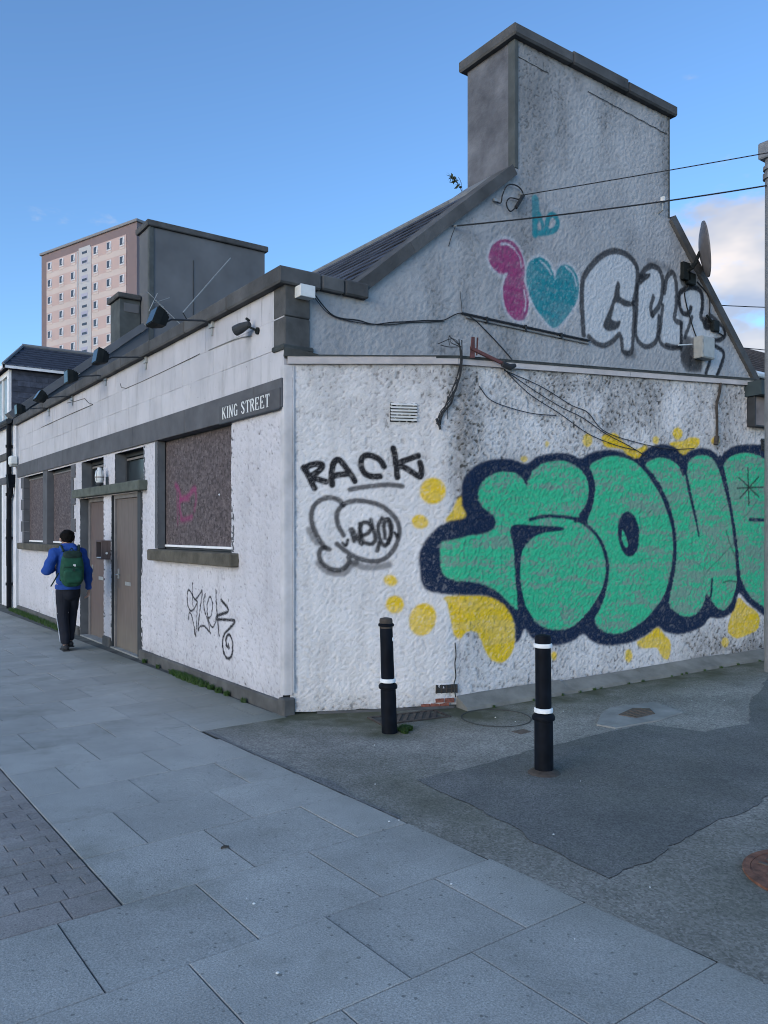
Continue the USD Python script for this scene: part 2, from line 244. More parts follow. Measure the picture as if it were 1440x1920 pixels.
def wood(name, lo, hi, scuff):
    mk(name, {"g": ("geometry", {}), "m": ("mapping", {"scale": (9.0, 9.0, 0.55)}), "n": ("noise_texture", {"scale": 5.0, "detail": 7.0, "roughness": 0.65}), "r": ("rgb_ramp", {"ramp": [(0.3, lo), (0.72, hi)]}),
              "s": ("noise_texture", {"scale": 3.5, "detail": 6.0, "roughness": 0.7}), "sr": ("map_range", {"from_min": 0.55, "from_max": 0.72, "to_min": 0.0, "to_max": 0.5, "clamp": True}), "z": ("separate_xyz", {}), "zr": ("map_range", {"from_min": 0.55, "from_max": 0.0, "to_min": 0.0, "to_max": 0.5, "clamp": True}), "mx": ("math", {"math_type": "add", "use_clamp": True}), "c": ("mix", {"color2": scuff}), "b": ("bump", {"strength": 0.25, "distance": 0.004}), "p": ("principled_bsdf", {"roughness": 0.65, "specular_ior_level": 0.3})},
       [("g.position", "m.vector"), ("m.vector", "n.vector"), ("n.fac", "r.fac"), ("g.position", "s.vector"), ("s.fac", "sr.value"), ("g.position", "z.vector"), ("z.z", "zr.value"), ("sr.result", "mx.value1"), ("zr.result", "mx.value2"), ("mx.value", "c.fac"), ("r.color", "c.color1"), ("c.color", "p.base_color"), ("n.fac", "b.height"), ("b.normal", "p.normal")])
wood("door_brown", (0.082, 0.056, 0.050), (0.125, 0.094, 0.086), (0.12, 0.108, 0.092)); wood("door_worn", (0.092, 0.072, 0.064), (0.150, 0.124, 0.110), (0.15, 0.138, 0.112))
plain("frame_grey", (0.16, 0.145, 0.14), 0.6, var=0.2, scale=6)
plain("frame_dark", (0.03, 0.033, 0.037), 0.6, var=0.3, scale=6)
plain("reveal_stone", (0.095, 0.10, 0.108), 0.8, var=0.2, scale=4, bump=0.3)
plain("black_iron", (0.0035, 0.005, 0.0085), 0.6, var=0.5, scale=9.0, bump=0.15, bscale=80, spec=0.10)
plain("bollard_band", (0.74, 0.74, 0.74), 0.5, var=0.06, scale=12)
plain("drain_iron", (0.055, 0.045, 0.038), 0.7, metal=0.2, var=0.4, scale=20, bump=0.4)
plain("rust", (0.15, 0.066, 0.040), 0.8, var=0.45, scale=18, bump=0.5, bscale=90)
plain("rust_dull", (0.095, 0.04, 0.038), 0.8, var=0.4, scale=18, bump=0.4)
plain("iron_brown", (0.095, 0.07, 0.055), 0.75, var=0.3, scale=22, bump=0.4)
plain("concrete", (0.21, 0.21, 0.20), 0.88, var=0.2, scale=5, bump=0.4, bscale=90)
plain("haunch", (0.15, 0.148, 0.135), 0.9, var=0.3, scale=4, bump=0.6, bscale=50)
plain("red_brick", (0.20, 0.075, 0.055), 0.9, var=0.4, scale=25, bump=0.5)
plain("cable", (0.02, 0.021, 0.023), 0.6, var=0.2)
plain("cable_grey", (0.20, 0.20, 0.195), 0.6, var=0.2)
plain("galv", (0.28, 0.29, 0.29), 0.45, metal=0.4, var=0.15, scale=10)
plain("post_steel", (0.17, 0.175, 0.185), 0.5, metal=0.2, var=0.15, scale=10)
plain("plastic_white", (0.60, 0.60, 0.585), 0.5, var=0.1, scale=10)
plain("plastic_grey", (0.34, 0.345, 0.33), 0.55, var=0.12, scale=12)
plain("lamp_glass", (0.62, 0.63, 0.62), 0.25, var=0.12, scale=14, spec=0.5)
plain("flood_black", (0.014, 0.017, 0.017), 0.7, var=0.3, scale=12, spec=0.12)
plain("dish_grey", (0.115, 0.11, 0.115), 0.5, var=0.15, scale=8)
plain("panel_grey", (0.19, 0.16, 0.15), 0.7, var=0.25, scale=5)
plain("soffit_teal", (0.035, 0.05, 0.055), 0.7, var=0.25, scale=5)
plain("glass_dark", (0.015, 0.02, 0.023), 0.2, var=0.2, scale=3, spec=0.35)
plain("glass_pale", (0.17, 0.19, 0.19), 0.25, var=0.3, scale=3, spec=0.5)
plain("tower_pink", (0.46, 0.345, 0.32), 0.8, var=0.05, scale=0.3)
plain("tower_cream", (0.51, 0.435, 0.405), 0.8, var=0.05, scale=0.3)
plain("tower_purple", (0.19, 0.145, 0.148), 0.8, var=0.06, scale=0.2)
plain("tower_lilac", (0.36, 0.36, 0.45), 0.8, var=0.05, scale=0.3)
plain("tower_trim", (0.42, 0.42, 0.43), 0.7, var=0.06, scale=0.5)
plain("tower_roof", (0.20, 0.20, 0.21), 0.7, var=0.1)
plain("win_white", (0.54, 0.54, 0.56), 0.5, var=0.05)
plain("win_glass", (0.035, 0.04, 0.05), 0.2, var=0.4, scale=0.6, spec=0.5)
plain("roof_tile_brown", (0.10, 0.075, 0.068), 0.85, var=0.25, scale=8, bump=0.4)
plain("house_wall", (0.30, 0.29, 0.28), 0.85, var=0.15, scale=3)
plain("neigh_white", (0.60, 0.59, 0.60), 0.8, var=0.12, scale=4, bump=0.3)
plain("skin", (0.36, 0.22, 0.165), 0.55, var=0.06)
plain("hair", (0.006, 0.005, 0.005), 0.8, var=0.4, scale=60, bump=0.4, bscale=220, spec=0.08)
plain("hoodie_blue", (0.016, 0.058, 0.25), 0.9, var=0.18, scale=9, bump=0.3, bscale=40)
plain("trouser_navy", (0.008, 0.010, 0.018), 0.85, var=0.25, scale=9, bump=0.3, bscale=40)
plain("bag_green", (0.008, 0.058, 0.034), 0.75, var=0.3, scale=10, bump=0.3, bscale=60)
plain("bag_dark", (0.010, 0.028, 0.022), 0.75, var=0.3, scale=10)
plain("shoe_black", (0.018, 0.018, 0.02), 0.6, var=0.3, scale=20)
plain("stripe_white", (0.70, 0.70, 0.72), 0.8, var=0.05)
plain("sign_dark", (0.074, 0.072, 0.076), 0.7, var=0.2, scale=5)
plain("sign_letter", (0.72, 0.72, 0.70), 0.6, var=0.1, scale=14)
plain("litter", (0.6, 0.6, 0.58), 0.7, var=0.1)
plain("twig", (0.05, 0.04, 0.03), 0.8, var=0.3)
def leaf(name, c):
    c = np.array(c); mk(name, {"oi": ("geometry", {}), "r": ("rgb_ramp", {"ramp": [(0.0, c * .55), (1.0, c * 1.35)]}), "p": ("principled_bsdf", {"roughness": 0.6}), "t": ("translucent_bsdf", {"color": c * 1.3}), "m": ("mix_closure", {"fac": 0.3})},
       [("oi.random_per_island", "r.fac"), ("r.color", "p.base_color"), ("p.BSDF", "m.closure1"), ("t.BSDF", "m.closure2")], surface="m.closure")
leaf("grass_blade", (0.055, 0.115, 0.022)); leaf("leaf_green", (0.045, 0.07, 0.03))

PAINT = {"yellow": (0.66, 0.44, 0.014), "navy": (0.002, 0.013, 0.042), "green": (0.028, 0.39, 0.20), "mauve": (0.215, 0.205, 0.21), "black": (0.011, 0.011, 0.014), "pink": (0.28, 0.045, 0.14), "magenta": (0.24, 0.025, 0.11), "teal": (0.010, 0.20, 0.235), "white": (0.58, 0.57, 0.60), "pale": (0.52, 0.52, 0.53)}

GRAFFITI = [('annex','yellow patch hanging below the left arm of the green letters',[('P','yellow',100,8,1,[(1519,1054),(1785,1061),(2045,1036),(2210,953),(2305,795),(2321,618),(2277,466),(2164,383),(2045,418),(1966,510),(1914,622),(1862,700),(1759,717),(1683,653),(1621,683),(1584,810),(1545,980)])]),
('annex','yellow patch behind the upper left of the green letters',[('P','yellow',100,8,1,[(1524,1776),(1597,1878),(1665,1996),(1775,2018),(1805,1788),(1653,1751)])]),
('annex','yellow oval dot high above the first green letter',[('P','yellow',90,8,1,[(3329,2635),(3323,2604),(3304,2579),(3277,2564),(3247,2562),(3221,2574),(3202,2598),(3196,2627),(3202,2658),(3221,2683),(3247,2698),(3277,2700),(3304,2688),(3323,2665)])]),
('annex','yellow smear above the second green letter',[('P','yellow',100,8,1,[(3477,2694),(3650,2723),(3768,2634),(3957,2571),(4095,2632),(4122,2530),(3990,2452),(3859,2470),(3730,2560),(3524,2574),(3462,2637)])]),
('annex','small yellow dot between the yellow smears',[('P','yellow',85,8,1,[(4297,2686),(4292,2667),(4278,2651),(4258,2641),(4235,2640),(4215,2647),(4201,2662),(4196,2681),(4201,2700),(4215,2716),(4235,2726),(4258,2727),(4278,2720),(4292,2705)])]),
('annex','round yellow dot above the third green letter',[('P','yellow',95,8,1,[(4661,2781),(4654,2750),(4632,2724),(4601,2709),(4567,2707),(4536,2719),(4515,2742),(4507,2772),(4515,2803),(4536,2828),(4567,2844),(4601,2846),(4632,2834),(4654,2811)])]),
('annex','yellow smear above the third green letter',[('P','yellow',100,8,1,[(4462,2665),(4672,2701),(4779,2745),(4923,2737),(4905,2642),(4761,2585),(4672,2505),(4566,2576)])]),
('annex','yellow dot below the short wall conduit',[('P','yellow',90,8,1,[(5274,2733),(5266,2712),(5246,2695),(5216,2685),(5182,2683),(5152,2690),(5132,2705),(5125,2725),(5132,2746),(5152,2763),(5182,2773),(5216,2775),(5246,2768),(5266,2753)])]),
('annex','yellow fleck in the notch of the first green letter',[('P','yellow',85,8,1,[(2481,2400),(2476,2386),(2464,2375),(2446,2368),(2426,2368),(2409,2373),(2396,2383),(2392,2396),(2396,2410),(2409,2421),(2426,2428),(2446,2429),(2464,2424),(2476,2413)])]),
('annex','tiny faint yellow fleck top left of the green letters',[('P','yellow',70,8,1,[(2752,2565),(2749,2552),(2742,2542),(2731,2536),(2720,2535),(2710,2540),(2703,2550),(2700,2563),(2703,2576),(2710,2586),(2720,2592),(2731,2593),(2742,2588),(2749,2578)])]),
('annex','yellow patch below the second green letter',[('P','yellow',100,8,1,[(4274,618),(4376,526),(4472,433),(4462,284),(4410,246),(4331,289),(4257,385),(4056,397),(3957,462),(4122,541)])]),
('annex','yellow oval dot below the second green letter',[('P','yellow',90,8,1,[(3898,326),(3892,295),(3877,271),(3855,258),(3830,260),(3808,276),(3793,302),(3788,334),(3793,365),(3808,388),(3830,401),(3855,399),(3877,384),(3892,357)])]),
('annex','yellow dot beside the right bollard top',[('P','yellow',90,8,1,[(2850,402),(2846,382),(2835,366),(2820,358),(2804,359),(2789,370),(2778,387),(2774,408),(2778,428),(2789,444),(2804,452),(2820,451),(2835,441),(2846,423)])]),
('annex','yellow patch at the bottom right of the side wall',[('P','yellow',100,8,1,[(5599,886),(5736,801),(5915,713),(5979,602),(5915,485),(5716,431),(5560,409),(5414,502),(5464,682)])]),
('annex','small yellow dot near the bottom right of the wall',[('P','yellow',80,8,1,[(5433,370),(5427,345),(5409,327),(5383,317),(5354,319),(5328,332),(5310,353),(5304,378),(5310,403),(5328,421),(5354,431),(5383,429),(5409,416),(5427,395)])]),
('annex','huge green bubble letters outlined in dark navy across the side wall',[('P','navy',100,10,0,[(1742,1817),(1702,1915),(1689,2027),(1702,2144),(1763,2243),(1861,2319),(1998,2371),(2183,2394),(2313,2389),(2464,2353),(2592,2428),(2790,2474),(2993,2484),(3171,2442),(3295,2497),(3480,2540),(3730,2535),(3955,2470),(4058,2550),(4186,2615),(4357,2647),(4531,2626),(4666,2542),(4777,2589),(4959,2635),(5145,2613),(5270,2544),(5406,2638),(5638,2706),(6117,2717),(6723,2654),(7040,1924),(6933,979),(6517,596),(6117,630),(5952,709),(5751,827),(5600,940),(5545,785),(5443,695),(5252,655),(5109,675),(4994,589),(4812,538),(4599,515),(4390,551),(4276,617),(4122,544),(3924,480),(3730,458),(3510,462),(3324,519),(3200,600),(3050,537),(2873,510),(2701,527),(2531,603),(2438,699),(2385,617),(2326,573),(2313,749),(2248,884),(2125,989),(1967,1048),(1787,1060),(1597,1071),(1456,1088),(1342,1120),(1291,1191),(1275,1307),(1265,1443),(1291,1529),(1358,1625),(1456,1720),(1576,1776)]),('P','mauve',100,8,0,[(1478,1445),(1482,1561),(1562,1588),(1688,1609),(1798,1634),(1916,1644),(2018,1677),(2076,1720),(2092,1785),(2045,1850),(1940,1914),(1888,1988),(1888,2063),(1914,2129),(2005,2207),(2138,2255),(2286,2260),(2395,2219),(2467,2135),(2500,2211),(2562,2292),(2674,2359),(2847,2393),(3022,2384),(3171,2313),(3256,2212),(3277,2084),(3232,1944),(3141,1845),(3247,1746),(3391,1618),(3487,1464),(3521,1275),(3487,1110),(3354,927),(3202,783),(3022,682),(2847,669),(2674,713),(2534,794),(2436,895),(2340,904),(2272,951),(2119,1082),(1966,1154),(1811,1191),(1646,1206),(1541,1244),(1493,1297)]),('P','green',100,8,2,[(1478,1445),(1482,1561),(1562,1588),(1688,1609),(1798,1634),(1916,1644),(2018,1677),(2076,1720),(2092,1785),(2045,1850),(1940,1914),(1888,1988),(1888,2063),(1914,2129),(2005,2207),(2138,2255),(2286,2260),(2395,2219),(2467,2135),(2500,2211),(2562,2292),(2674,2359),(2847,2393),(3022,2384),(3171,2313),(3256,2212),(3277,2084),(3232,1944),(3141,1845),(3247,1746),(3391,1618),(3487,1464),(3521,1275),(3487,1110),(3354,927),(3202,783),(3022,682),(2847,669),(2674,713),(2534,794),(2436,895),(2340,904),(2272,951),(2119,1082),(1966,1154),(1811,1191),(1646,1206),(1541,1244),(1493,1297)]),('P','mauve',100,8,0,[(3293,2353),(3446,2441),(3634,2480),(3859,2446),(4056,2357),(4223,2216),(4359,2047),(4462,1850),(4507,1651),(4507,1427),(4462,1204),(4376,983),(4223,817),(4022,681),(3794,597),(3603,585),(3446,641),(3360,735),(3446,865),(3524,1038),(3565,1274),(3527,1464),(3422,1629),(3268,1751),(3317,1910),(3369,2074),(3360,2215)]),('P','green',100,8,2,[(3293,2353),(3446,2441),(3634,2480),(3859,2446),(4056,2357),(4223,2216),(4359,2047),(4462,1850),(4507,1651),(4507,1427),(4462,1204),(4376,983),(4223,817),(4022,681),(3794,597),(3603,585),(3446,641),(3360,735),(3446,865),(3524,1038),(3565,1274),(3527,1464),(3422,1629),(3268,1751),(3317,1910),(3369,2074),(3360,2215)]),('P','mauve',100,8,0,[(4095,2395),(4156,2446),(4291,2489),(4462,2471),(4594,2402),(4672,2292),(4736,2382),(4761,2471),(4858,2526),(4996,2550),(5143,2512),(5255,2375),(5330,2196),(5426,1937),(5483,1676),(5533,1413),(5552,1203),(5552,1045),(5483,864),(5368,765),(5255,775),(5162,851),(5051,959),(4988,828),(4850,725),(4672,721),(4504,804),(4452,869),(4497,1078),(4549,1277),(4573,1476),(4556,1676),(4490,1900),(4366,2121),(4230,2290)]),('P','green',100,8,3,[(4095,2395),(4156,2446),(4291,2489),(4462,2471),(4594,2402),(4672,2292),(4736,2382),(4761,2471),(4858,2526),(4996,2550),(5143,2512),(5255,2375),(5330,2196),(5426,1937),(5483,1676),(5533,1413),(5552,1203),(5552,1045),(5483,864),(5368,765),(5255,775),(5162,851),(5051,959),(4988,828),(4850,725),(4672,721),(4504,804),(4452,869),(4497,1078),(4549,1277),(4573,1476),(4556,1676),(4490,1900),(4366,2121),(4230,2290)]),('P','mauve',100,8,0,[(5338,2456),(5483,2561),(5716,2608),(5955,2587),(6158,2528),(6706,2481),(6968,2013),(6880,1171),(6620,763),(6117,752),(6036,774),(5835,876),(5685,1041),(5614,1228),(5587,1465),(5529,1728),(5452,1990),(5357,2326)]),('P','green',100,8,3,[(5338,2456),(5483,2561),(5716,2608),(5955,2587),(6158,2528),(6706,2481),(6968,2013),(6880,1171),(6620,763),(6117,752),(6036,774),(5835,876),(5685,1041),(5614,1228),(5587,1465),(5529,1728),(5452,1990),(5357,2326)]),('P','navy',100,6,0,[(2280,1727),(2590,1735),(2905,1722),(2919,1685),(2703,1663),(2548,1614),(2436,1517),(2395,1411),(2384,1234),(2411,1056),(2456,920),(2548,782),(2436,710),(2362,858),(2340,1058),(2321,1279),(2307,1500)]),('S','navy',100,6,38,0,[(2506,1795),(2703,1830),(2934,1825),(3097,1803),(3247,1741),(3400,1618),(3496,1452),(3534,1274),(3496,1098),(3415,948),(3323,823)]),('S','navy',100,6,55,0,[(3262,2363),(3329,2214),(3332,2074),(3293,1921),(3208,1811),(3097,1796)]),('S','navy',100,6,45,0,[(3957,2450),(4139,2306),(4325,2095),(4472,1825),(4535,1576),(4524,1277),(4462,1030),(4376,860)]),('S','navy',100,6,42,0,[(4690,2456),(4736,2231),(4807,2005),(4879,1803)]),('S','navy',100,6,24,0,[(4868,1828),(4923,1625)]),('S','navy',100,6,30,0,[(5143,1122),(5128,981),(5106,828)]),('S','navy',100,6,44,0,[(5274,2544),(5353,2300),(5460,1937),(5537,1571),(5579,1229),(5591,965)]),('P','navy',100,6,0,[(3999,1654),(3996,1569),(3975,1494),(3938,1438),(3889,1407),(3835,1405),(3782,1433),(3737,1486),(3705,1558),(3689,1641),(3691,1724),(3712,1799),(3748,1855),(3796,1887),(3850,1890),(3903,1863),(3949,1811),(3983,1738)]),('P','mauve',100,4,0,[(3756,1688),(3801,1616),(3833,1532),(3813,1503),(3768,1544),(3743,1628)]),('P','green',100,4,0,[(3756,1688),(3801,1616),(3833,1532),(3813,1503),(3768,1544),(3743,1628)]),('S','navy',100,6,44,0,[(5795,1817),(6117,1811),(6365,1785)]),('S','black',100,6,20,0,[(5756,2432),(5771,1994)]),('S','black',100,6,20,0,[(5599,2313),(5955,2091)]),('S','black',100,6,20,0,[(5947,2332),(5618,2071)]),('S','black',100,6,20,0,[(5568,2186),(6036,2214)]),('S','black',55,6,12,0,[(5051,1215),(5274,1365),(5560,1571)]),('S','black',70,6,14,0,[(5368,1689),(5464,1493),(5560,1334)]),('S','black',40,6,12,0,[(5218,1573),(5032,1343),(4996,1063)]),('S','black',80,6,16,0,[(5330,1078),(5445,1096),(5568,1076)]),('S','black',45,6,10,0,[(4566,1826),(4743,2029)]),('S','black',35,6,12,0,[(4814,1676),(4832,1372),(5032,1241)]),('S','black',50,6,14,0,[(5935,2051),(5756,1888),(5677,1834)])]),
('annex','yellow sprayed dot right of the word RACK',[('P','yellow',100,9,1,[(1519,2024),(1483,1968),(1426,1936),(1361,1938),(1307,1972),(1278,2028),(1281,2093),(1316,2149),(1373,2181),(1438,2180),(1492,2146),(1522,2089)])]),
('annex','yellow sprayed dot below the word RACK',[('P','yellow',100,9,1,[(1354,1742),(1334,1714),(1298,1700),(1255,1703),(1219,1723),(1197,1755),(1197,1789),(1217,1817),(1253,1832),(1295,1828),(1332,1808),(1354,1776)])]),
('annex','small yellow dot above the left bollard',[('P','yellow',100,9,1,[(1057,1195),(1041,1174),(1012,1164),(979,1167),(949,1184),(931,1208),(930,1235),(946,1256),(975,1266),(1009,1263),(1038,1246),(1056,1221)])]),
('annex','yellow dot just over the left bollard top',[('P','yellow',100,9,1,[(1117,963),(1093,926),(1054,906),(1009,908),(971,932),(950,972),(952,1016),(976,1052),(1015,1072),(1060,1070),(1098,1046),(1119,1007)])]),
('annex','large yellow dot right of the left bollard',[('P','yellow',100,9,1,[(1425,804),(1384,735),(1322,696),(1254,696),(1199,735),(1171,804),(1178,883),(1218,952),(1280,992),(1348,992),(1404,953),(1432,884)])]),
('annex','black word RACK with an underline',[('S','black',100,4,58,0,[(184,2260),(264,2292),(340,2298),(348,2271),(308,2226),(237,2181)]),('S','black',100,4,58,0,[(180,2260),(220,2198),(246,2145),(280,2075)]),('S','black',100,4,58,0,[(264,2172),(317,2155),(384,2136)]),('S','black',100,4,58,0,[(444,2108),(438,2174),(442,2246),(460,2313),(496,2340),(536,2314),(586,2248),(631,2186),(654,2146)]),('S','black',100,4,58,0,[(447,2188),(514,2202),(595,2212)]),('S','black',100,4,58,0,[(931,2284),(899,2337),(840,2373),(780,2387),(735,2371),(714,2321),(723,2258),(758,2210),(821,2188),(894,2191)]),('S','black',100,4,58,0,[(1018,2457),(1037,2380),(1049,2281),(1057,2186)]),('S','black',100,4,58,0,[(1259,2389),(1171,2360),(1064,2317)]),('S','black',100,4,58,0,[(1050,2308),(1134,2273),(1208,2229),(1277,2192),(1289,2257),(1275,2325)]),('S','black',85,6,46,0,[(608,2065),(703,2083),(849,2103),(986,2113),(1106,2101)])]),
('annex','black outlined bubble with the word NELO',[('S','black',88,6,46,0,[(545,1921),(514,1961),(460,1983),(398,1987),(326,1960),(273,1906),(251,1835),(255,1764),(277,1693),(313,1622),(357,1551),(375,1529)]),('S','black',88,6,46,0,[(550,1640),(505,1720),(487,1791),(496,1863),(541,1917),(613,1953),(703,1962),(812,1945),(913,1910),(995,1847),(1055,1775),(1078,1684),(1060,1585),(1014,1495),(940,1423),(849,1396),(749,1406),(658,1438),(577,1488),(487,1559)]),('S','black',88,6,46,0,[(415,1511),(362,1524),(326,1489),(328,1427),(371,1364),(442,1323),(514,1318),(568,1345),(604,1407),(595,1434)]),('S','black',62,10,60,0,[(233,1693),(264,1622),(308,1569)]),('S','black',62,10,60,0,[(317,1382),(380,1319),(469,1287),(559,1291),(613,1353),(667,1389)]),('S','black',62,10,60,0,[(640,1389),(740,1343),(867,1342),(977,1364)]),('S','black',95,6,40,0,[(617,1693),(649,1586),(631,1693),(717,1559),(703,1747)]),('S','black',95,6,40,0,[(703,1630),(776,1657),(812,1711),(776,1756),(721,1747),(703,1666),(740,1577),(794,1558)]),('S','black',95,6,40,0,[(808,1783),(831,1693),(849,1603),(821,1558)]),('S','black',95,6,40,0,[(913,1801),(876,1720),(894,1603),(940,1540),(986,1603),(1004,1720),(968,1793),(931,1747),(940,1612)]),('S','black',95,6,40,0,[(977,1784),(995,1657),(968,1567)]),('S','black',95,6,40,0,[(885,1567),(867,1495)]),('S','black',100,6,28,0,[(541,1568),(572,1541),(590,1595)]),('S','black',100,6,28,0,[(1032,1666),(1055,1621),(1064,1648)])]),
('gable','pink sprayed number beside the turquoise heart',[('S','white',66,22,60,1,[(2554,4734),(2605,4843),(2740,4941),(2896,4962),(3019,4905),(3091,4793),(3127,4648),(3109,4542),(3181,4428),(3170,4221),(3109,4104),(2984,4072),(2861,4121),(2792,4234),(2768,4380),(2792,4484),(2851,4590),(2740,4549),(2621,4588),(2554,4661)]),('P','pink',100,8,1,[(2554,4734),(2605,4843),(2740,4941),(2896,4962),(3019,4905),(3091,4793),(3127,4648),(3109,4542),(3181,4428),(3170,4221),(3109,4104),(2984,4072),(2861,4121),(2792,4234),(2768,4380),(2792,4484),(2851,4590),(2740,4549),(2621,4588),(2554,4661)]),('S','magenta',60,6,22,0,[(2571,4738),(2621,4834),(2740,4927),(2896,4950),(3012,4896)]),('S','white',85,6,26,0,[(2740,4887),(2844,4909),(2949,4881)]),('S','white',70,6,16,0,[(2949,4881),(3037,4795),(3062,4686)]),('S','white',80,6,20,0,[(3105,4440),(3134,4317),(3116,4200)])]),
('gable','turquoise sprayed heart with a white halo',[('S','white',66,22,60,1,[(3591,4075),(3421,4158),(3272,4284),(3181,4428),(3145,4574),(3163,4731),(3254,4826),(3383,4873),(3515,4831),(3591,4723),(3621,4674),(3648,4768),(3745,4853),(3883,4872),(4002,4788),(4043,4634),(4002,4465),(3883,4306),(3733,4155)]),('P','teal',100,8,1,[(3591,4075),(3421,4158),(3272,4284),(3181,4428),(3145,4574),(3163,4731),(3254,4826),(3383,4873),(3515,4831),(3591,4723),(3621,4674),(3648,4768),(3745,4853),(3883,4872),(4002,4788),(4043,4634),(4002,4465),(3883,4306),(3733,4155)]),('S','white',70,6,22,0,[(3376,4825),(3477,4780),(3553,4703)]),('S','white',70,6,24,0,[(3804,4841),(3930,4788),(4002,4654)])]),
('gable','small turquoise letter b above the heart',[('S','teal',80,6,135,0,[(3291,5516),(3294,5298)]),('S','teal',90,6,95,0,[(3283,5295),(3280,5114)]),('S','teal',95,6,80,0,[(3291,5130),(3458,5174),(3610,5239),(3668,5331),(3629,5401),(3553,5405),(3496,5331),(3477,5223)]),('S','teal',90,6,70,0,[(3354,5363),(3402,5271),(3428,5199)])]),
('gable','large grey outlined bubble letters below the satellite dish',[('P','pale',80,8,0,[(4132,4107),(4104,4428),(4132,4758),(4289,4966),(4672,5195),(4938,5222),(5165,5066),(5142,4774),(5096,4191),(5074,4002),(4893,3978),(4826,4181),(4542,4001),(4247,4056)]),('P','pale',80,8,0,[(5165,4432),(5258,4997),(5494,5174),(5688,5137),(5712,4815),(5590,4558),(5615,4295),(5352,4097),(5188,4176)]),('P','pale',80,8,0,[(5712,4696),(5811,5101),(5986,5164),(6037,4750),(6129,4492),(6139,4219),(5761,4168)]),('P','pale',80,8,0,[(6139,4828),(6242,4999),(6506,5077),(6640,4945),(6667,4605),(7170,4618),(6887,4417),(7170,4248),(7028,3927),(6722,3923),(6294,4394)]),('S','black',88,6,95,0,[(4132,4080),(4104,4320),(4091,4534),(4120,4756),(4268,4942),(4457,5101),(4672,5207),(4902,5229),(5083,5180),(5179,5069),(5165,4864),(5096,4628)]),('S','black',88,6,80,0,[(5096,4628),(5110,4452),(5092,4219),(5064,3992),(4893,3975),(4866,4102),(4813,4179),(4694,4083),(4521,3998),(4352,4007),(4227,4066)]),('S','black',88,6,95,0,[(5258,5012),(5352,5114),(5494,5183),(5649,5160),(5727,5026),(5698,4813),(5629,4668),(5485,4532)]),('S','black',88,6,80,0,[(5518,4781),(5456,4624),(5494,4528)]),('S','black',88,6,80,0,[(5175,4866),(5156,4488),(5142,4256),(5212,4144),(5361,4098),(5542,4167),(5615,4295),(5639,4536)]),('S','black',88,6,90,0,[(5761,4883),(5811,5071),(5886,5160),(5976,5168),(6032,5022),(6032,4749),(5996,4562),(6149,4525)]),('S','black',88,6,75,0,[(5727,4699),(5678,4423),(5639,4269),(5712,4176),(5911,4152),(6139,4195)]),('S','black',88,6,80,0,[(6149,4525),(6139,4174)]),('S','black',88,6,90,0,[(6098,4806),(6113,4930),(6268,5028),(6453,5073),(6624,5035),(6657,4854),(6613,4690),(6749,4617)]),('S','black',88,6,75,0,[(6098,4806),(6180,4683),(6321,4675),(6384,4777)]),('S','black',88,6,60,0,[(7198,4638),(7204,4494),(6943,4409),(6667,4401)]),('S','black',88,6,60,0,[(6722,4362),(6971,4327),(7181,4250),(7011,3918)]),('S','black',88,6,55,0,[(6733,4207),(6821,4124),(6722,3916)]),('P','black',92,8,0,[(4782,4851),(4826,4803),(4830,4662),(5074,4633),(5128,4593),(4938,4550),(4747,4569),(4681,4440),(4659,4353),(4747,4333),(4830,4357),(4804,4262),(4629,4194),(4521,4206),(4500,4272),(4607,4456),(4694,4639),(4738,4787)]),('P','black',95,8,0,[(5202,4987),(5258,5032),(5456,5076),(5423,5014),(5305,4933),(5212,4873)]),('P','black',80,8,0,[(6113,5188),(6321,5274),(6453,5222),(6347,5079),(6165,5046)]),('P','black',90,8,0,[(6613,4690),(6887,4686),(6915,4580),(6722,4519)]),('P','black',62,20,0,[(6139,4128),(6400,4255),(6667,4041),(6559,3935),(6294,3934),(6139,4037)]),('P','black',55,20,0,[(4848,3986),(5165,4043),(5142,3910),(4938,3884)]),('S','black',40,30,110,0,[(5423,5218),(5688,5227),(5886,5205)]),('S','black',88,6,80,0,[(6088,4892),(6149,4964),(6336,5046),(6527,5068),(6613,5021),(6646,4902),(6635,4762)]),('S','black',88,6,75,0,[(6088,4892),(6108,4762),(6191,4666),(6336,4714),(6368,4781)]),('S','black',88,6,75,0,[(6232,4348),(6315,4489),(6400,4650)]),('S','black',88,6,75,0,[(6832,4756),(6966,4714),(7170,4618),(7216,4522),(7078,4425),(6788,4390)]),('S','black',88,6,80,0,[(6766,4368),(6988,4323),(7181,4259),(7147,4114),(7011,3906)]),('S','black',88,6,65,0,[(6722,4186),(6843,4114),(6788,3993),(6733,3893)]),('S','black',88,6,70,0,[(5806,4186),(5966,4184),(6129,4230),(6149,4501)]),('P','black',92,8,0,[(6667,4686),(6854,4709),(6925,4619),(6854,4539),(6689,4533)]),('P','black',70,14,0,[(6149,4330),(6421,4369),(6421,4159),(6336,3877),(6149,3965),(6129,4133)]),('P','black',75,14,0,[(6336,4111),(6635,4075),(6613,3910),(6336,3877)])]),
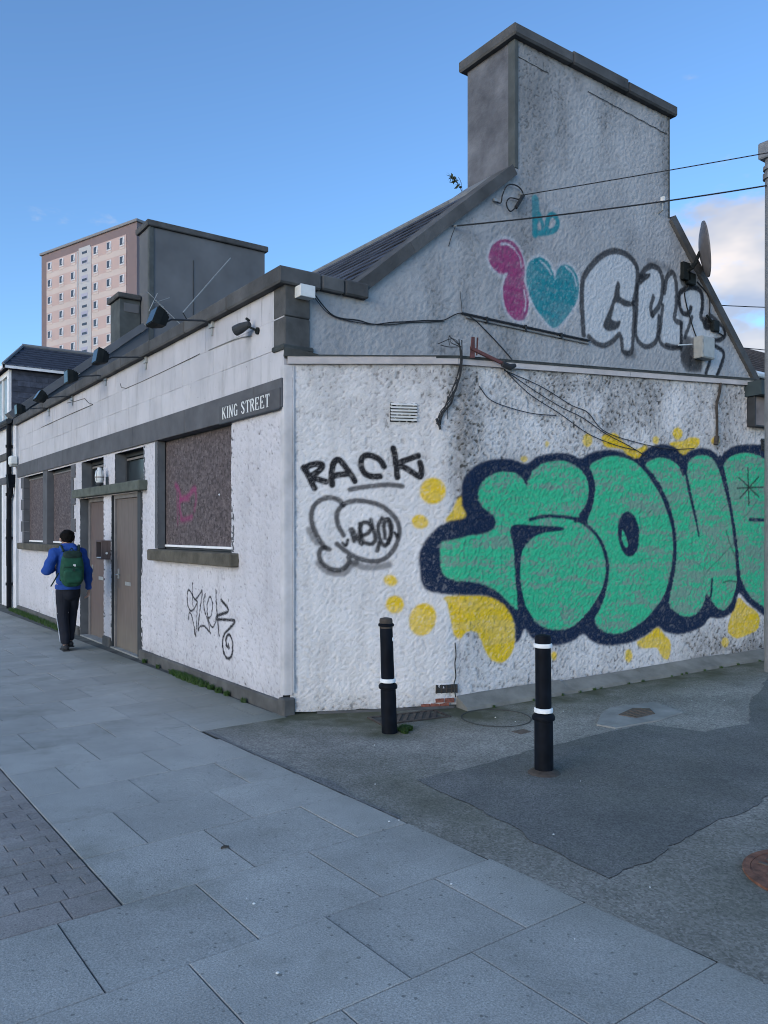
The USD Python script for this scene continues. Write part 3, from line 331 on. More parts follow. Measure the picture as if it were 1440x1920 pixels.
('facade','thin black scrawled tag with a spiral tail',[('S','black',100,3,17,0,[(2171,1087),(2164,1006),(2171,923),(2157,825)]),('S','black',100,3,18,0,[(2157,940),(2235,985),(2285,1004),(2322,957),(2325,885),(2296,809),(2221,768),(2135,794),(2065,849),(2031,884),(2093,906),(2150,930)]),('S','black',100,3,18,0,[(2093,906),(1996,951),(1894,1022),(1901,957),(1942,837),(1983,693),(2010,566),(1955,610),(1874,628),(1794,620),(1663,570)]),('S','black',100,3,18,0,[(2290,665),(2281,722),(2249,746),(2178,697),(2128,598),(2082,494),(2051,633),(2038,764),(2031,884)]),('S','black',100,3,16,0,[(1801,991),(1847,918),(1847,839),(1794,763),(1715,665),(1663,570)]),('S','black',100,3,17,0,[(1754,735),(1670,743),(1618,810),(1605,884),(1631,939),(1676,965),(1735,911),(1754,830),(1735,742),(1676,669),(1599,642),(1536,692),(1510,762)]),('S','black',100,3,18,0,[(1517,1045),(1504,891),(1479,765),(1436,566)]),('S','black',100,3,26,0,[(1387,951),(1302,917),(1212,868),(1230,837),(1362,805),(1498,773)]),('S','black',100,3,24,0,[(1510,733),(1374,746),(1194,757),(1060,762),(1089,720),(1194,660),(1302,598),(1344,523),(1344,457),(1302,386),(1224,353),(1136,387),(1101,476),(1118,563),(1183,606),(1254,563),(1254,493),(1194,465),(1206,503)])]),
('osb','faint pink spray scribble on the boarded window',[('S','magenta',55,20,60,0,[(2983,2246),(2900,2212),(2818,2107),(2845,1986),(2791,1864)]),('S','magenta',60,20,70,0,[(2791,2066),(2580,2088),(2426,2161),(2350,2168)]),('S','magenta',45,20,50,0,[(2350,2158),(2326,2050),(2375,1926)]),('S','magenta',55,20,60,0,[(2791,1814),(2632,1822),(2451,1849)]),('S','magenta',40,20,40,0,[(2845,2057),(2528,2047)]),('S','magenta',35,20,40,0,[(2928,2233),(2900,1764)])]),
('osb2','thin black scrawl on the boarded window',[('S','black',70,5,14,0,[(8922,1772),(8790,2031),(8596,2300)]),('S','black',70,5,14,0,[(8596,2300),(8790,1998),(8343,1800),(7918,2323)]),('S','black',70,5,14,0,[(7859,2197),(8098,1939),(8250,1737)]),('S','black',70,5,14,0,[(9124,2253),(8725,1997)])])]
# ---------------------------------------------------------------- sprayed paint, rasterised in wall coordinates (metres)
def catmull(pts, closed): return spline(pts, 5, closed)
def paint_layers(wall, u0, u1, z0, z1, res=0.004, wscale=1.0):
    W, Hh = int((u1 - u0) / res) + 1, int((z1 - z0) / res) + 1
    rgb = np.zeros((Hh, W, 3), np.float32); al = np.zeros((Hh, W), np.float32); own = np.zeros((Hh, W), np.float32); ident = np.full((Hh, W), -1, np.int16); labels = []
    yy, xx = np.mgrid[0:Hh, 0:W]; P3 = np.stack([xx * res * 5, yy * res * 5, np.zeros_like(xx, float)], -1)
    streak = fbm(np.stack([xx * res * 3.2, yy * res * 17, np.full(xx.shape, 3.7)], -1), 4, 5)
    fine = vnoise(np.stack([xx * res * 55, yy * res * 55, np.full(xx.shape, 1.3)], -1), 9)
    for w, label, ops in GRAFFITI:
        if w != wall: continue
        k = len(labels); labels.append(label)
        for op in ops:
            col = np.array(PAINT[op[1]], np.float32); a, blur = op[2] / 100, op[3] / 1000
            pts = op[-1]; p = np.array(pts, float) / 1000
            im = Image.new("L", (W * 2, Hh * 2)); d = ImageDraw.Draw(im)
            if op[0] == "P":
                q = catmull(p, True) if len(p) > 4 else p
                d.polygon([(2 * (x - u0) / res, 2 * (z1 - y) / res) for x, y in q], fill=255)
                patch = op[4]
            else:
                q = catmull(p, bool(op[5])); wd = op[4] / 1000 * wscale; r = wd / res
                if op[5]: q = np.vstack([q, q[:1]])
                s = [(2 * (x - u0) / res, 2 * (z1 - y) / res) for x, y in q]
                d.line(s, fill=255, width=max(1, int(2 * r / 1)), joint="curve")
                for x, y in s: d.ellipse([x - r, y - r, x + r, y + r], fill=255)
                patch = 0
            mk_ = np.asarray(im.resize((W, Hh), Image.BOX), np.float32) / 255
            mk_ = gaussian_filter(mk_, blur / res * 0.8); solid = mk_ > .22
            edge = np.clip(mk_ + (fine - .5) * 2.2 * mk_ * (1 - mk_), 0, 1)
            m = edge * a
            if patch == 1: m = m * (0.86 + 0.14 * np.clip((streak - .38) * 6, 0, 1)) * (1 - 0.3 * (fine > .72))
            if patch >= 2:
                lo = {2: .35, 3: .425}[patch]
                m = m * (0.38 + 0.62 * np.clip((streak + .5 * (fine - .5) - lo) * 7, 0, 1))
            cc = col * (0.82 + 0.36 * fine[..., None]) if patch else col * np.ones_like(rgb)
            rgb = rgb * (1 - m[..., None]) + cc * m[..., None]; al = al * (1 - m) + m
            ident = np.where(solid, k, ident)
    return dict(rgb=rgb, al=al, ident=ident, labels=labels, u0=u0, z1=z1, res=res)
def sample(L, u, z):
    x = (u - L["u0"]) / L["res"]; y = (L["z1"] - z) / L["res"]
    al = map_coordinates(L["al"], [y, x], order=1, mode="nearest")
    rgb = np.stack([map_coordinates(L["rgb"][..., c], [y, x], order=1, mode="nearest") for c in range(3)], -1)
    col = rgb / np.maximum(al, 1e-3)[..., None]
    ident = L["ident"][np.clip(np.round(y).astype(int), 0, L["ident"].shape[0] - 1), np.clip(np.round(x).astype(int), 0, L["ident"].shape[1] - 1)]
    return col, al, ident
def raw_mesh(path, v, f, n, mat, prim):
    used = np.unique(f); remap = np.full(len(v), -1); remap[used] = np.arange(len(used))
    m = UsdGeom.Mesh.Define(stage, path); f = remap[f]
    m.CreatePointsAttr(Vt.Vec3fArray.FromNumpy(v[used].astype(np.float32))); m.CreateFaceVertexCountsAttr(Vt.IntArray.FromNumpy(np.full(len(f), 3, np.int32)))
    m.CreateFaceVertexIndicesAttr(Vt.IntArray.FromNumpy(f.astype(np.int32).ravel())); m.CreateSubdivisionSchemeAttr("none")
    m.CreateNormalsAttr(Vt.Vec3fArray.FromNumpy(n[used].astype(np.float32))); m.SetNormalsInterpolation("vertex")
    api = UsdGeom.PrimvarsAPI(m)
    for k, a in prim.items():
        a = np.asarray(a)[used].astype(np.float32)
        if a.ndim == 2: api.CreatePrimvar(k, Sdf.ValueTypeNames.Color3fArray, "vertex").Set(Vt.Vec3fArray.FromNumpy(a))
        else: api.CreatePrimvar(k, Sdf.ValueTypeNames.FloatArray, "vertex").Set(Vt.FloatArray.FromNumpy(a))
    UsdShade.MaterialBindingAPI.Apply(m.GetPrim()).Bind(M[mat]); return m
def wall_grid(parent, name, us, zs, pos, nrm, mat, amp, cell, keep=None, L=None, grime=None, label=None, zfun=None, flat=None):
    """A roughcast wall: grid (us x zs) set on pos(u) with normals nrm(u); stones stand out by amp; faces with keep(u,z) False are openings. Painted areas become sub-parts with the same surface."""
    U, Zp = np.meshgrid(us, zs); z_real = Zp if zfun is None else zfun(U, Zp)
    base = pos(U.ravel()); nn = nrm(U.ravel())
    X = np.column_stack([base[:, 0], base[:, 1], z_real.ravel()])
    Xn = X + np.array([7.31, 3.77, 1.93]); h = 0.6 * noise(Xn, 1 / cell, 3) + 0.4 * noise(Xn, 1.7 / cell, 11)
    h = np.clip((h - .25) / .5, 0, 1)
    soft = np.ones(len(X)) if flat is None else flat(U.ravel(), z_real.ravel())
    und = 0.6 * (noise(X, 1.3, 21) - .5) * amp * 2
    X = X + nn * (((h - .7) * amp * soft) + und)[:, None]
    nz, nu = U.shape; i = np.arange(nz * nu).reshape(nz, nu)
    a, b, c, d = i[:-1, :-1], i[:-1, 1:], i[1:, 1:], i[1:, :-1]
    okq = np.ones(a.shape, bool) if keep is None else keep(.25 * (U[:-1, :-1] + U[:-1, 1:] + U[1:, 1:] + U[1:, :-1]), .25 * (z_real[:-1, :-1] + z_real[:-1, 1:] + z_real[1:, 1:] + z_real[1:, :-1]))
    quads = np.stack([a, b, c, d], -1)[okq]
    f = np.vstack([quads[:, [0, 1, 2]], quads[:, [0, 2, 3]]])
    fn = np.cross(X[f[:, 1]] - X[f[:, 0]], X[f[:, 2]] - X[f[:, 0]])
    if (fn * nn[f[:, 0]]).sum() < 0: f = f[:, ::-1]; fn = -fn
    n = np.zeros_like(X)
    for k in range(3): np.add.at(n, f[:, k], fn)
    n /= np.linalg.norm(n, axis=1, keepdims=True) + 1e-12
    pit = np.clip((.30 - h) / .28, 0, 1) * soft
    col = np.zeros((len(X), 3)); al = np.zeros(len(X)); ident = np.full(len(X), -1)
    if L is not None: col, al, ident = sample(L, U.ravel(), z_real.ravel())
    gr = np.zeros(len(X)) if grime is None else grime(U.ravel(), z_real.ravel(), X)
    pv = {"paint": col, "paint_a": al, "pit": pit, "grime": gr}
    p = path_for(parent, name)
    fi = ident[f].max(1) if L is not None else np.full(len(f), -1)
    m = raw_mesh(p, X, f[fi < 0], n, mat, pv); tag(m, label)
    if L is not None:
        for k, lab in enumerate(L["labels"]):
            if (fi == k).any(): tag(raw_mesh(path_for(p, "graffiti"), X, f[fi == k], n, mat, pv), lab)
    return p

# ---------------------------------------------------------------- ground
P1 = np.array([1.464, -0.702]); BD = np.array([0.990, -0.141]); AD = P1 / np.linalg.norm(P1); LA = float(np.linalg.norm(P1)); AN = np.array([AD[1], -AD[0]]); BN = np.array([BD[1], -BD[0]])
def rise(x, y):
    t = (np.asarray(x) - P1[0]) * BD[0] + (np.asarray(y) - P1[1]) * BD[1]
    return 0.039 * np.where(t > 20, 20, 0.25 * np.log1p(np.exp(np.clip(t, -20, 20) / 0.25)))
solo("ground", bx(-700, 700, -700, 700, -0.5, -0.16), "road_surface", "grey ground stretching away behind the houses", kind="structure")
solo("road", bx(-16, -4.36, -80, 160, -0.15, -0.125), "road_surface", "asphalt road beyond the pavement", kind="structure")
E1 = np.array([0.99969, 0.02473]); E2 = np.array([-0.02473, 0.99969])
def pav(m): return xform(m, (*E1, 0), (*E2, 0), (0, 0, 1), (0, 0, 0))
def topslab(x0, x1, y0, y1, z0, z1, c, tilt=0.0):
    v = [(x0, y0, z0), (x1, y0, z0), (x1, y1, z0), (x0, y1, z0), (x0, y0, z1 - c), (x1, y0, z1 - c), (x1, y1, z1 - c), (x0, y1, z1 - c), (x0 + c, y0 + c, z1), (x1 - c, y0 + c, z1), (x1 - c, y1 - c, z1), (x0 + c, y1 - c, z1)]
    f = []
    for a in (0, 4):
        for j in range(4): k = (j + 1) % 4; f += [[a + j, a + k, a + 4 + k], [a + j, a + 4 + k, a + 4 + j]]
    f += [[8, 9, 10], [8, 10, 11]]
    v = np.array(v, float); v[4:, 2] += tilt * (v[4:, 0] - x0) - abs(tilt) * (x1 - x0)
    return trimesh.Trimesh(v, f, process=False)
PV = solo("pavement", pav(bx(-4.2, 0.6, -9.0, 26.0, -0.12, -0.009)), "joint_sand", "slabbed pavement along the front of the building", kind="structure")
edge_x = lambda e: -0.855 + 0.026 * max(0, -e)
rows = [-9.0, -8.4, -7.79, -7.18, -6.56, -5.94, -5.28, -4.64, -4.01, -3.41, -2.77, -2.155, -1.57, -1.0, -0.42, -0.1, 0.15, 0.74, 1.30, 1.87, 2.43, 2.99, 3.58]
while rows[-1] < 22: rows.append(rows[-1] + 0.575)
for k in range(len(rows) - 1):
    y0, y1 = rows[k], rows[k + 1]
    if abs(y0 + 0.1) < 1e-6 or abs(y1 + 0.1) < 1e-6: continue
par = {-0.42: 1}
def slab_row(y0, y1, off, left, right, skew=0.0):
    xs = [left] + [x for x in np.arange(-6.0 * 0.628 + off, 3, 0.628) if left + 0.12 < x < right - 0.10] + [right]
    for a, b in zip(xs[:-1], xs[1:]):
        g = rnd.choice((0.0014, 0.0022, 0.0032)) if y1 < 3 else 0.0042
        part(PV, "paving_slab", pav(topslab(a + g, b - g, y0 + g, y1 - g, -0.05, rnd.uniform(-0.0018, 0.0), 0.003, rnd.uniform(-.002, .002))), "paving")
YS = [-6.56, -5.94, -5.28, -4.64, -4.01, -3.41, -2.77, -2.155, -1.57, -1.0, -0.42, 0.15, 0.74, 1.30, 1.87, 2.43, 2.99, 3.58]
while YS[-1] < 16: YS.append(YS[-1] + 0.575)
for k in range(len(YS) - 1):
    y0, y1 = YS[k], YS[k + 1]; odd = (k - 9) % 2          # row -1.0..-0.42 has joints at -2.11, -1.48
    off = (-1.79, -1.48)[0 if odd else 1] + (0.03 if y0 < -2 else 0.0)
    left = -2.425 if y0 > -2.8 else -4.0
    if y0 < -0.5: slab_row(y0, y1, off, left, edge_x(y0))
    elif y0 < 0:
        slab_row(y0, y1, off, left, -0.86); part(PV, "paving_slab", pav(topslab(-0.856, -0.03, -0.10, y1 - .004, -0.05, 0.0, 0.004)), "paving")
    else: slab_row(y0, y1, off, left, -0.036)
for k, y in enumerate(np.arange(-2.56, 0.9, 0.106)):
    xs = np.arange(-3.65 + (0.105 if k % 2 else 0), -2.43, 0.21)
    for a in xs:
        b = min(a + 0.207, -2.432)
        if b - a > .04: part(PV, "paving_brick", pav(topslab(a, b, y, y + 0.1035, -0.05, rnd.uniform(-.004, -.001), 0.003)), "brick_paver")
for a in np.arange(-3.9, -2.45, 0.42): part(PV, "border_stone", pav(topslab(a, min(a + .416, -2.432), -2.764, -2.566, -0.05, -0.002, 0.004)), "brick_paver")
part(PV, "paving_brick", pav(bx(-4.2, -2.432, 0.95, 26, -0.06, -0.004)), "brick_paver", kind="stuff")
part(PV, "paving_slab", pav(bx(-2.425, -0.036, YS[-1] + .004, 26, -0.06, -0.001)), "paving", kind="stuff")
for k in range(14): part(PV, "kerb_stone", pav(cbx(-4.35, -4.205, -6 + k * .92, -6 + k * .92 + .912, -0.15, 0.0, .012)), "concrete")

def sheet(name, poly, mat, lift, step, label, gfun=None, skirt=0.02, **kw):
    poly = Polygon(poly); x0, y0, x1, y1 = poly.bounds
    v, f = trimesh.creation.triangulate_polygon(poly, engine="earcut")
    v3, f3 = trimesh.remesh.subdivide_to_size(np.column_stack([v, np.zeros(len(v))]), f, step, max_iter=14)
    m = trimesh.Trimesh(v3, f3, process=True); m.vertices[:, 2] = rise(m.vertices[:, 0], m.vertices[:, 1]) + lift
    v3, f3 = np.array(m.vertices), np.array(m.faces)
    if np.cross(v3[f3[0, 1]] - v3[f3[0, 0]], v3[f3[0, 2]] - v3[f3[0, 0]])[2] < 0: f3 = f3[:, ::-1]
    n = np.tile([0, 0, 1.0], (len(v3), 1))
    if skirt:
        e = np.sort(np.vstack([f3[:, [0, 1]], f3[:, [1, 2]], f3[:, [2, 0]]]), 1); u, c = np.unique(e, axis=0, return_counts=True); bd = u[c == 1]
        lowv = v3.copy(); lowv[:, 2] -= skirt; k = len(v3)
        f3 = np.vstack([f3, np.column_stack([bd[:, 0], bd[:, 1], bd[:, 1] + k]), np.column_stack([bd[:, 0], bd[:, 1] + k, bd[:, 0] + k])]); v3 = np.vstack([v3, lowv]); n = np.vstack([n, n])
    gr = np.zeros(len(v3)) if gfun is None else gfun(v3)
    m = raw_mesh(path_for("/World", name), v3, f3, n, mat, {"grime": gr}); tag(m, label, kind="structure", **kw)
def wob(pts, amp=0.022, step=0.045, seed=1):
    out = []; p = np.array(pts + pts[:1], float)
    for a, b in zip(p[:-1], p[1:]):
        k = max(1, min(60, int(np.linalg.norm(b - a) / step)))
        for s in np.arange(k) / k:
            q = a + (b - a) * s; out.append(q + amp * (np.array([noise([*q, 0], 5, seed) + .6 * noise([*q, 0], 17, seed), noise([*q, 5], 5, seed) + .6 * noise([*q, 5], 17, seed)]) - .8) * 2)
    return out
def wall_dist(v):
    p = v[:, :2]; segs = [((0, 0), P1), (P1, P1 + BD * 9)]; d = np.full(len(p), 9.0)
    for a, b in segs:
        a, b = np.array(a, float), np.array(b, float); t = np.clip(((p - a) @ (b - a)) / ((b - a) @ (b - a)), 0, 1); d = np.minimum(d, np.linalg.norm(p - (a + t[:, None] * (b - a)), axis=1))
    return d
def moss(v):
    d = wall_dist(v); g = np.clip(1.25 - d / 0.75, 0, 1) * (0.5 + 1.1 * fbm(v * 3.1, 3, 4))
    g2 = np.exp(-((v[:, 0] + .35) ** 2 / .25 + (v[:, 1] + 2.6) ** 2 / 1.2)) * .55 + np.exp(-((v[:, 0] - .6) ** 2 / 1.6 + (v[:, 1] + 4.6) ** 2 / .5)) * .6
    ring = np.exp(-((v[:, 0] - .40) ** 2 + (v[:, 1] + 1.06) ** 2) / .05) * 1.1
    return np.clip(g + g2 + ring, 0, 1)
ex = lambda e: (E1 * edge_x(e) + E2 * e)
side = [tuple(ex(-0.1)), tuple(E1 * -0.03 + E2 * -0.1), (0.3, 0.3), (9.0, 0.3), (22, -3), (22, -14)] + [tuple(ex(e)) for e in (-13.5, -6.0, -4.0, -3.0, -2.0, -1.0)]
sheet("tarmac_pavement", side, "tarmac", -0.001, 0.16, "worn tarmac in front of the side wall", moss, skirt=0)
strip = [tuple(ex(-0.12) + [0.004, 0])] + [tuple(ex(-e) + [.022 + .03 * float(noise([e, 0, 0], 3, 5)) + .05 * math.exp(-((e - 1.85) / .16) ** 2), 0]) for e in np.arange(.14, 2.7, .07)] + [tuple(ex(-2.7) + [.004, 0])]
sheet("tarmac_seam", strip, "tarmac_dark", 0.0025, 0.3, "thin darker tarmac seam beside the paving slabs", None, 0.006)
patch = [(-0.17, -2.21), (0.35, -2.20), (1.02, -2.14), (1.61, -2.19), (2.25, -2.26), (2.40, -2.70), (2.85, -2.80), (3.6, -2.42), (5.3, -1.75), (9.0, -2.4), (20, -4.4), (20, -9.0), (3.2, -5.0), (1.39, -3.80), (1.075, -3.83), (0.63, -3.83), (-0.18, -3.94), (-0.36, -3.95), (-0.37, -3.78), (-0.27, -3.2), (-0.215, -2.75)]
sheet("tarmac_patch", wob(patch), "tarmac_dark", 0.0025, 0.3, "smooth dark tarmac patch around the right bollard", lambda v: .35 * fbm(v * 1.5, 3, 2), 0.005)
surround = [(1.92, -2.00), (2.22, -1.80), (2.48, -1.70), (2.92, -1.86), (2.80, -2.24), (2.40, -2.26), (1.95, -2.17)]
iron = thing("access_cover", "small rusty iron cover in a pale concrete surround", "manhole cover")
def flatpoly(pts, lift, th=0.03, res=0.0):
    m = prism(pts, th); m.vertices[:, 2] += lift - th + rise(m.vertices[:, 0], m.vertices[:, 1]); return m
part(iron, "surround", flatpoly(surround, 0.010), "concrete")
part(iron, "lid", flatpoly([(2.33, -2.10), (2.30, -1.93), (2.58, -1.87), (2.68, -1.98), (2.56, -2.12)], 0.016), "iron_brown")
for k in range(4): part(iron, "rib", flatpoly([(2.36 + k * .07, -2.08), (2.37 + k * .07, -2.08), (2.40 + k * .07, -1.93), (2.39 + k * .07, -1.93)], 0.020), "iron_brown")
cov = thing("manhole_cover", "round rusty orange manhole cover at the right edge", "manhole cover", loc=(0.455, -4.53, 0.0))
part(cov, "rim", lathe([(0.335, -0.02), (0.335, 0.012), (0.300, 0.012), (0.300, 0.004)], 40), "rust")
part(cov, "lid", lathe([(0.298, 0.0), (0.298, 0.010), (0.0, 0.011)], 40), "rust")
for i in range(-3, 4):
    for j in range(-3, 4):
        if math.hypot(i, j) < 3.4 and (i or j): part(cov, "stud", xform(bx(-.028, .028, -.010, .010, 0.008, 0.016), (math.cos(.8 * (i + j)), math.sin(.8 * (i + j)), 0), (-math.sin(.8 * (i + j)), math.cos(.8 * (i + j)), 0), (0, 0, 1), (i * .075, j * .075, 0)), "iron_brown")
gul = thing("drain_grate", "iron drain grate against the wall behind the left bollard", "drain grate", loc=(0.86, -0.76, 0), rotz=math.atan2(-.16, .9))
part(gul, "pit", bx(-.33, .33, -.135, .135, -0.02, 0.0015), "joint")
for a in ((-.35, .35, .125, .15), (-.35, .35, -.15, -.125), (-.35, -.325, -.125, .125), (.325, .35, -.125, .125)): part(gul, "frame", bx(*a, -0.02, 0.012), "drain_iron")
for k in range(8): part(gul, "bar", xform(bx(-.016, .016, -.15, .15, -.01, .008), (.83, -.55, 0), (.55, .83, 0), (0, 0, 1), (-.26 + k * .075, 0, 0)).slice_plane([0, .124, 0], [0, -1, 0]).slice_plane([0, -.124, 0], [0, 1, 0]), "drain_iron")
stp = thing("stop_tap_cover", "tiny dark tap cover in the tarmac left of the right bollard", "tap cover", loc=(1.31, -1.72, 0.0))
part(stp, "frame", bx(-.09, .09, -.075, .075, -.01, .004), "drain_iron"); part(stp, "lid", bx(-.07, .07, -.055, .055, -.01, .007), "iron_brown")
th = np.linspace(0, 2 * np.pi, 40)
mr = thing("tarmac_ring", "faint round outline of repaired tarmac beside the wall", "tarmac repair")
ringp = Polygon([(1.46 + .30 * math.cos(t), -1.25 + .33 * math.sin(t)) for t in th]).difference(Polygon([(1.46 + .288 * math.cos(t), -1.25 + .318 * math.sin(t)) for t in th]))
part(mr, "seam", flatpoly(ringp, 0.004, 0.006), "joint")

# ---------------------------------------------------------------- the pub
PUB = thing("corner_pub", "white roughcast corner pub covered in graffiti with a tall chimney gable", "building")
yw = np.arange(11.72 / .028 + 1) * .028
def uniq(*a): return np.unique(np.round(np.concatenate([np.atleast_1d(x) for x in a]), 4))
FO = [(1.135, 3.30, 1.45, 2.815), (3.94, 5.22, -1, 2.20), (3.84, 5.05, 2.34, 2.79), (5.60, 6.90, -1, 2.20), (5.60, 6.80, 2.34, 2.79), (7.37, 11.20, 1.44, 2.79)]
fys = uniq(np.arange(0.03, 1.0, .015), np.arange(1.0, 2.45, .0115), np.arange(2.45, 4.2, .015), np.arange(4.2, 11.72, .026), [o[0] for o in FO], [o[1] for o in FO], 11.72)
fzs = uniq(np.arange(.08, 0.35, .018), np.arange(.35, 1.06, .0115), np.arange(1.06, 2.815, .015), 1.45, 1.44, 2.2, 2.34, 2.79, 2.815)
LF = paint_layers("facade", 0.9, 2.6, 0.2, 1.2, 0.003, 1.35)
def fkeep(u, z):
    ok = np.ones(u.shape, bool)
    for a, b, c, d in FO: ok &= ~((u > a) & (u < b) & (z > c) & (z < d))
    return ok
def fgrime(u, z, X): return np.clip((.34 - z) / .3, 0, 1) * .55 * fbm(X * 5, 3, 3) + np.clip((noise(X, 34, 5) - .88) * 8, 0, .8)
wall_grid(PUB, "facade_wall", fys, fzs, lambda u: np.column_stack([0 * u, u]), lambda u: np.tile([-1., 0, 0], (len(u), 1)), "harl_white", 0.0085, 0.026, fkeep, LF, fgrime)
part(PUB, "wall_core", cat(bx(0.30, 0.5, 0.3, 11.6, -0.3, 3.0), bx(0.02, 0.3, 3.33, 3.80, 0, 2.8), bx(0.02, 0.3, 5.25, 5.58, 0, 2.8), bx(.02, .3, 6.92, 7.3, 0, 2.8)), "frame_dark")
for y0, y1 in ((0.0, 3.93), (6.92, 11.72)):
    part(PUB, "plinth", cbx(-0.035, 0.05, y0, y1, -0.2, 0.115 if y0 else 0.125, .012), "stone_dark")
# lintel band of long stones, white painted block parapet, coping
ys = [0.0, 0.56, 2.35, 4.2, 6.05, 7.9, 9.8, 11.72]
for a, b in zip(ys[:-1], ys[1:]): part(PUB, "lintel_stone", cbx(-0.030, 0.28, a + .002, b - .002, 2.815, 3.085, .006), "stone_band")
part(PUB, "parapet_core", bx(0.010, 0.30, 0.02, 11.70, 3.085, 3.93), "joint")
for r in range(3):
    z0 = 3.088 + r * .282; y = 0.004 if r % 2 else 0.004; first = (.45, .225, .45)[r]
    ysb = [0.004]; yy_ = first
    while yy_ < 11.70: ysb.append(yy_); yy_ += .452
    ysb.append(11.715)
    for a, b in zip(ysb[:-1], ysb[1:]):
        g = rnd.uniform(.0003, .0016); x = rnd.uniform(-.003, .001)
        part(PUB, "block", cbx(x, .2, a + g, b - g, z0 + g, z0 + .282 - g - rnd.choice((0, 0, .002)), .0025), "block_white")
for k, (a, b) in enumerate(zip(np.arange(-0.07, 11.3, 1.15), list(np.arange(1.08, 11.3, 1.15)) + [11.9])):
    part(PUB, "coping", cbx(-0.085 + rnd.uniform(-.006, .006), 0.36, a + .002, b - .002, 3.935, 4.085 + rnd.uniform(-.005, .008), .016), "coping_stone")
for a, b in ((0.365, 0.62), (0.625, 0.90)): part(PUB, "coping", cbx(a, b, -0.07, 0.30, 3.945, 4.09 + rnd.uniform(-.004, .006), .016), "coping_stone")
cr = [(1.95, 3.66), (2.4, 3.655), (3.1, 3.65), (3.9, 3.648), (4.55, 3.655), (4.75, 3.70), (4.8, 3.76)]
part(PUB, "crack", tube([(-.003, y, z) for y, z in cr], .0045, 5), "joint")
cr2 = [(6.15, 3.64), (6.4, 3.70), (6.62, 3.80), (7.2, 3.83), (7.7, 3.87)]
part(PUB, "crack", tube([(-.003, y, z) for y, z in cr2], .0055, 5), "joint")
cr3 = [(6.15, 3.64), (7.3, 3.652), (8.4, 3.654), (9.6, 3.655)]
part(PUB, "crack", tube([(-.003, y, z) for y, z in cr3], .007, 5), "joint")
# corner bead between the street front and the side wall
part(PUB, "corner_bead", trimesh.util.concatenate([xform(prism([(-.012, .05), (-.014, .012), (-.006, -.012), (.010, -.022), (.062, -.040), (.075, -.02), (.05, .06)], 3.02), (1, 0, 0), (0, 1, 0), (0, 0, 1), (0, 0, .18))]), "white_smooth")
part(PUB, "corner_bead", xform(prism([(.066, -.052), (.078, -.052), (.082, -.042), (.066, -.03)], 3.0), (1, 0, 0), (0, 1, 0), (0, 0, 1), (0, 0, .2)), "white_smooth")
part(PUB, "corner_stone", cbx(-.04, .09, -.055, .06, -.15, .155, .015), "stone_dark")
# side wall: bends at P1, follows the rising ground
Ltot = LA + 6.2
def apos(u):
    k = 0.10; s = np.clip((u - (LA - k)) / (2 * k), 0, 1); s = s * s * (3 - 2 * s)
    pa = AD[None] * np.minimum(u, LA)[:, None]; pb = P1[None] + BD[None] * np.maximum(u - LA, 0)[:, None]
    p = np.where((u < LA)[:, None], pa, pb)
    inward = -(AN + BN) / np.linalg.norm(AN + BN)
    return p + inward[None] * (0.02 * np.exp(-((u - LA) / .06) ** 2))[:, None]
def anrm(u):
    s = np.clip((u - (LA - .06)) / .12, 0, 1)[:, None]; n = AN[None] * (1 - s) + BN[None] * s; n = n / np.linalg.norm(n, axis=1, keepdims=True); return np.column_stack([n, 0 * u])
aus = uniq(np.arange(.055, LA + 4.6, .0108), np.arange(LA + 4.6, Ltot, .05)); azs = np.linspace(0, 1, 300)
def top_z(u): return np.where(u < LA, 3.205 + .037 * u, 3.265 + .0365 * (u - LA)) 
def bot_z(u):
    p = apos(u); return rise(p[:, 0], p[:, 1]) + .02 + .012 * (noise(np.column_stack([p, 0 * u]), 9, 2) - .5) + np.where(u > LA + .05, .05, 0)
def azf(U, T):
    u = U[0]; b = bot_z(u); t = top_z(u); return b[None] + (t - b)[None] * T
LAY = paint_layers("annex", -0.1, LA + 5.2, -0.1, 3.6, 0.0045)
def agrime(u, z, X):
    f = fbm(X * 2.3, 4, 8)
    g = np.exp(-((u - LA - .06) / .16) ** 2) * np.clip((z - 1.1) / 1.2, 0, 1) * .55          # run-off stain where the wall bends
    g += np.clip((z - 2.2) / 1.0, 0, 1) * np.clip((f - .38) * 2.0, 0, .34)                     # soot under the fascia
    g += np.clip((u - LA + .03) / .09, 0, 1) * .42 * np.clip(f * 1.6 - .1, 0, 1) + .16 * np.clip((fbm(np.column_stack([u * 7, 0 * u, z * .7]), 3, 2) - .52) * 6, 0, 1) * np.clip((z - .6) / 2, 0, 1)
    g += np.clip((.5 - (z - .039 * np.maximum(u - LA, 0))) / .5, 0, 1) * np.clip((u - LA - 2.7) / 1.2, 0, 1) * 1.4 * np.clip((f - .2) * 3, 0, 1)
    g += np.clip((.22 - z) / .22, 0, 1) * .75 * (u < LA) * np.clip(f * 2 - .2, 0, 1)
    return np.clip(g * (0.5 + 1.0 * noise(X, 30, 31)), 0, .95)
wall_grid(PUB, "side_wall", aus, azs, apos, anrm, "harl_side", 0.0125, 0.0215, None, LAY, agrime, zfun=azf)
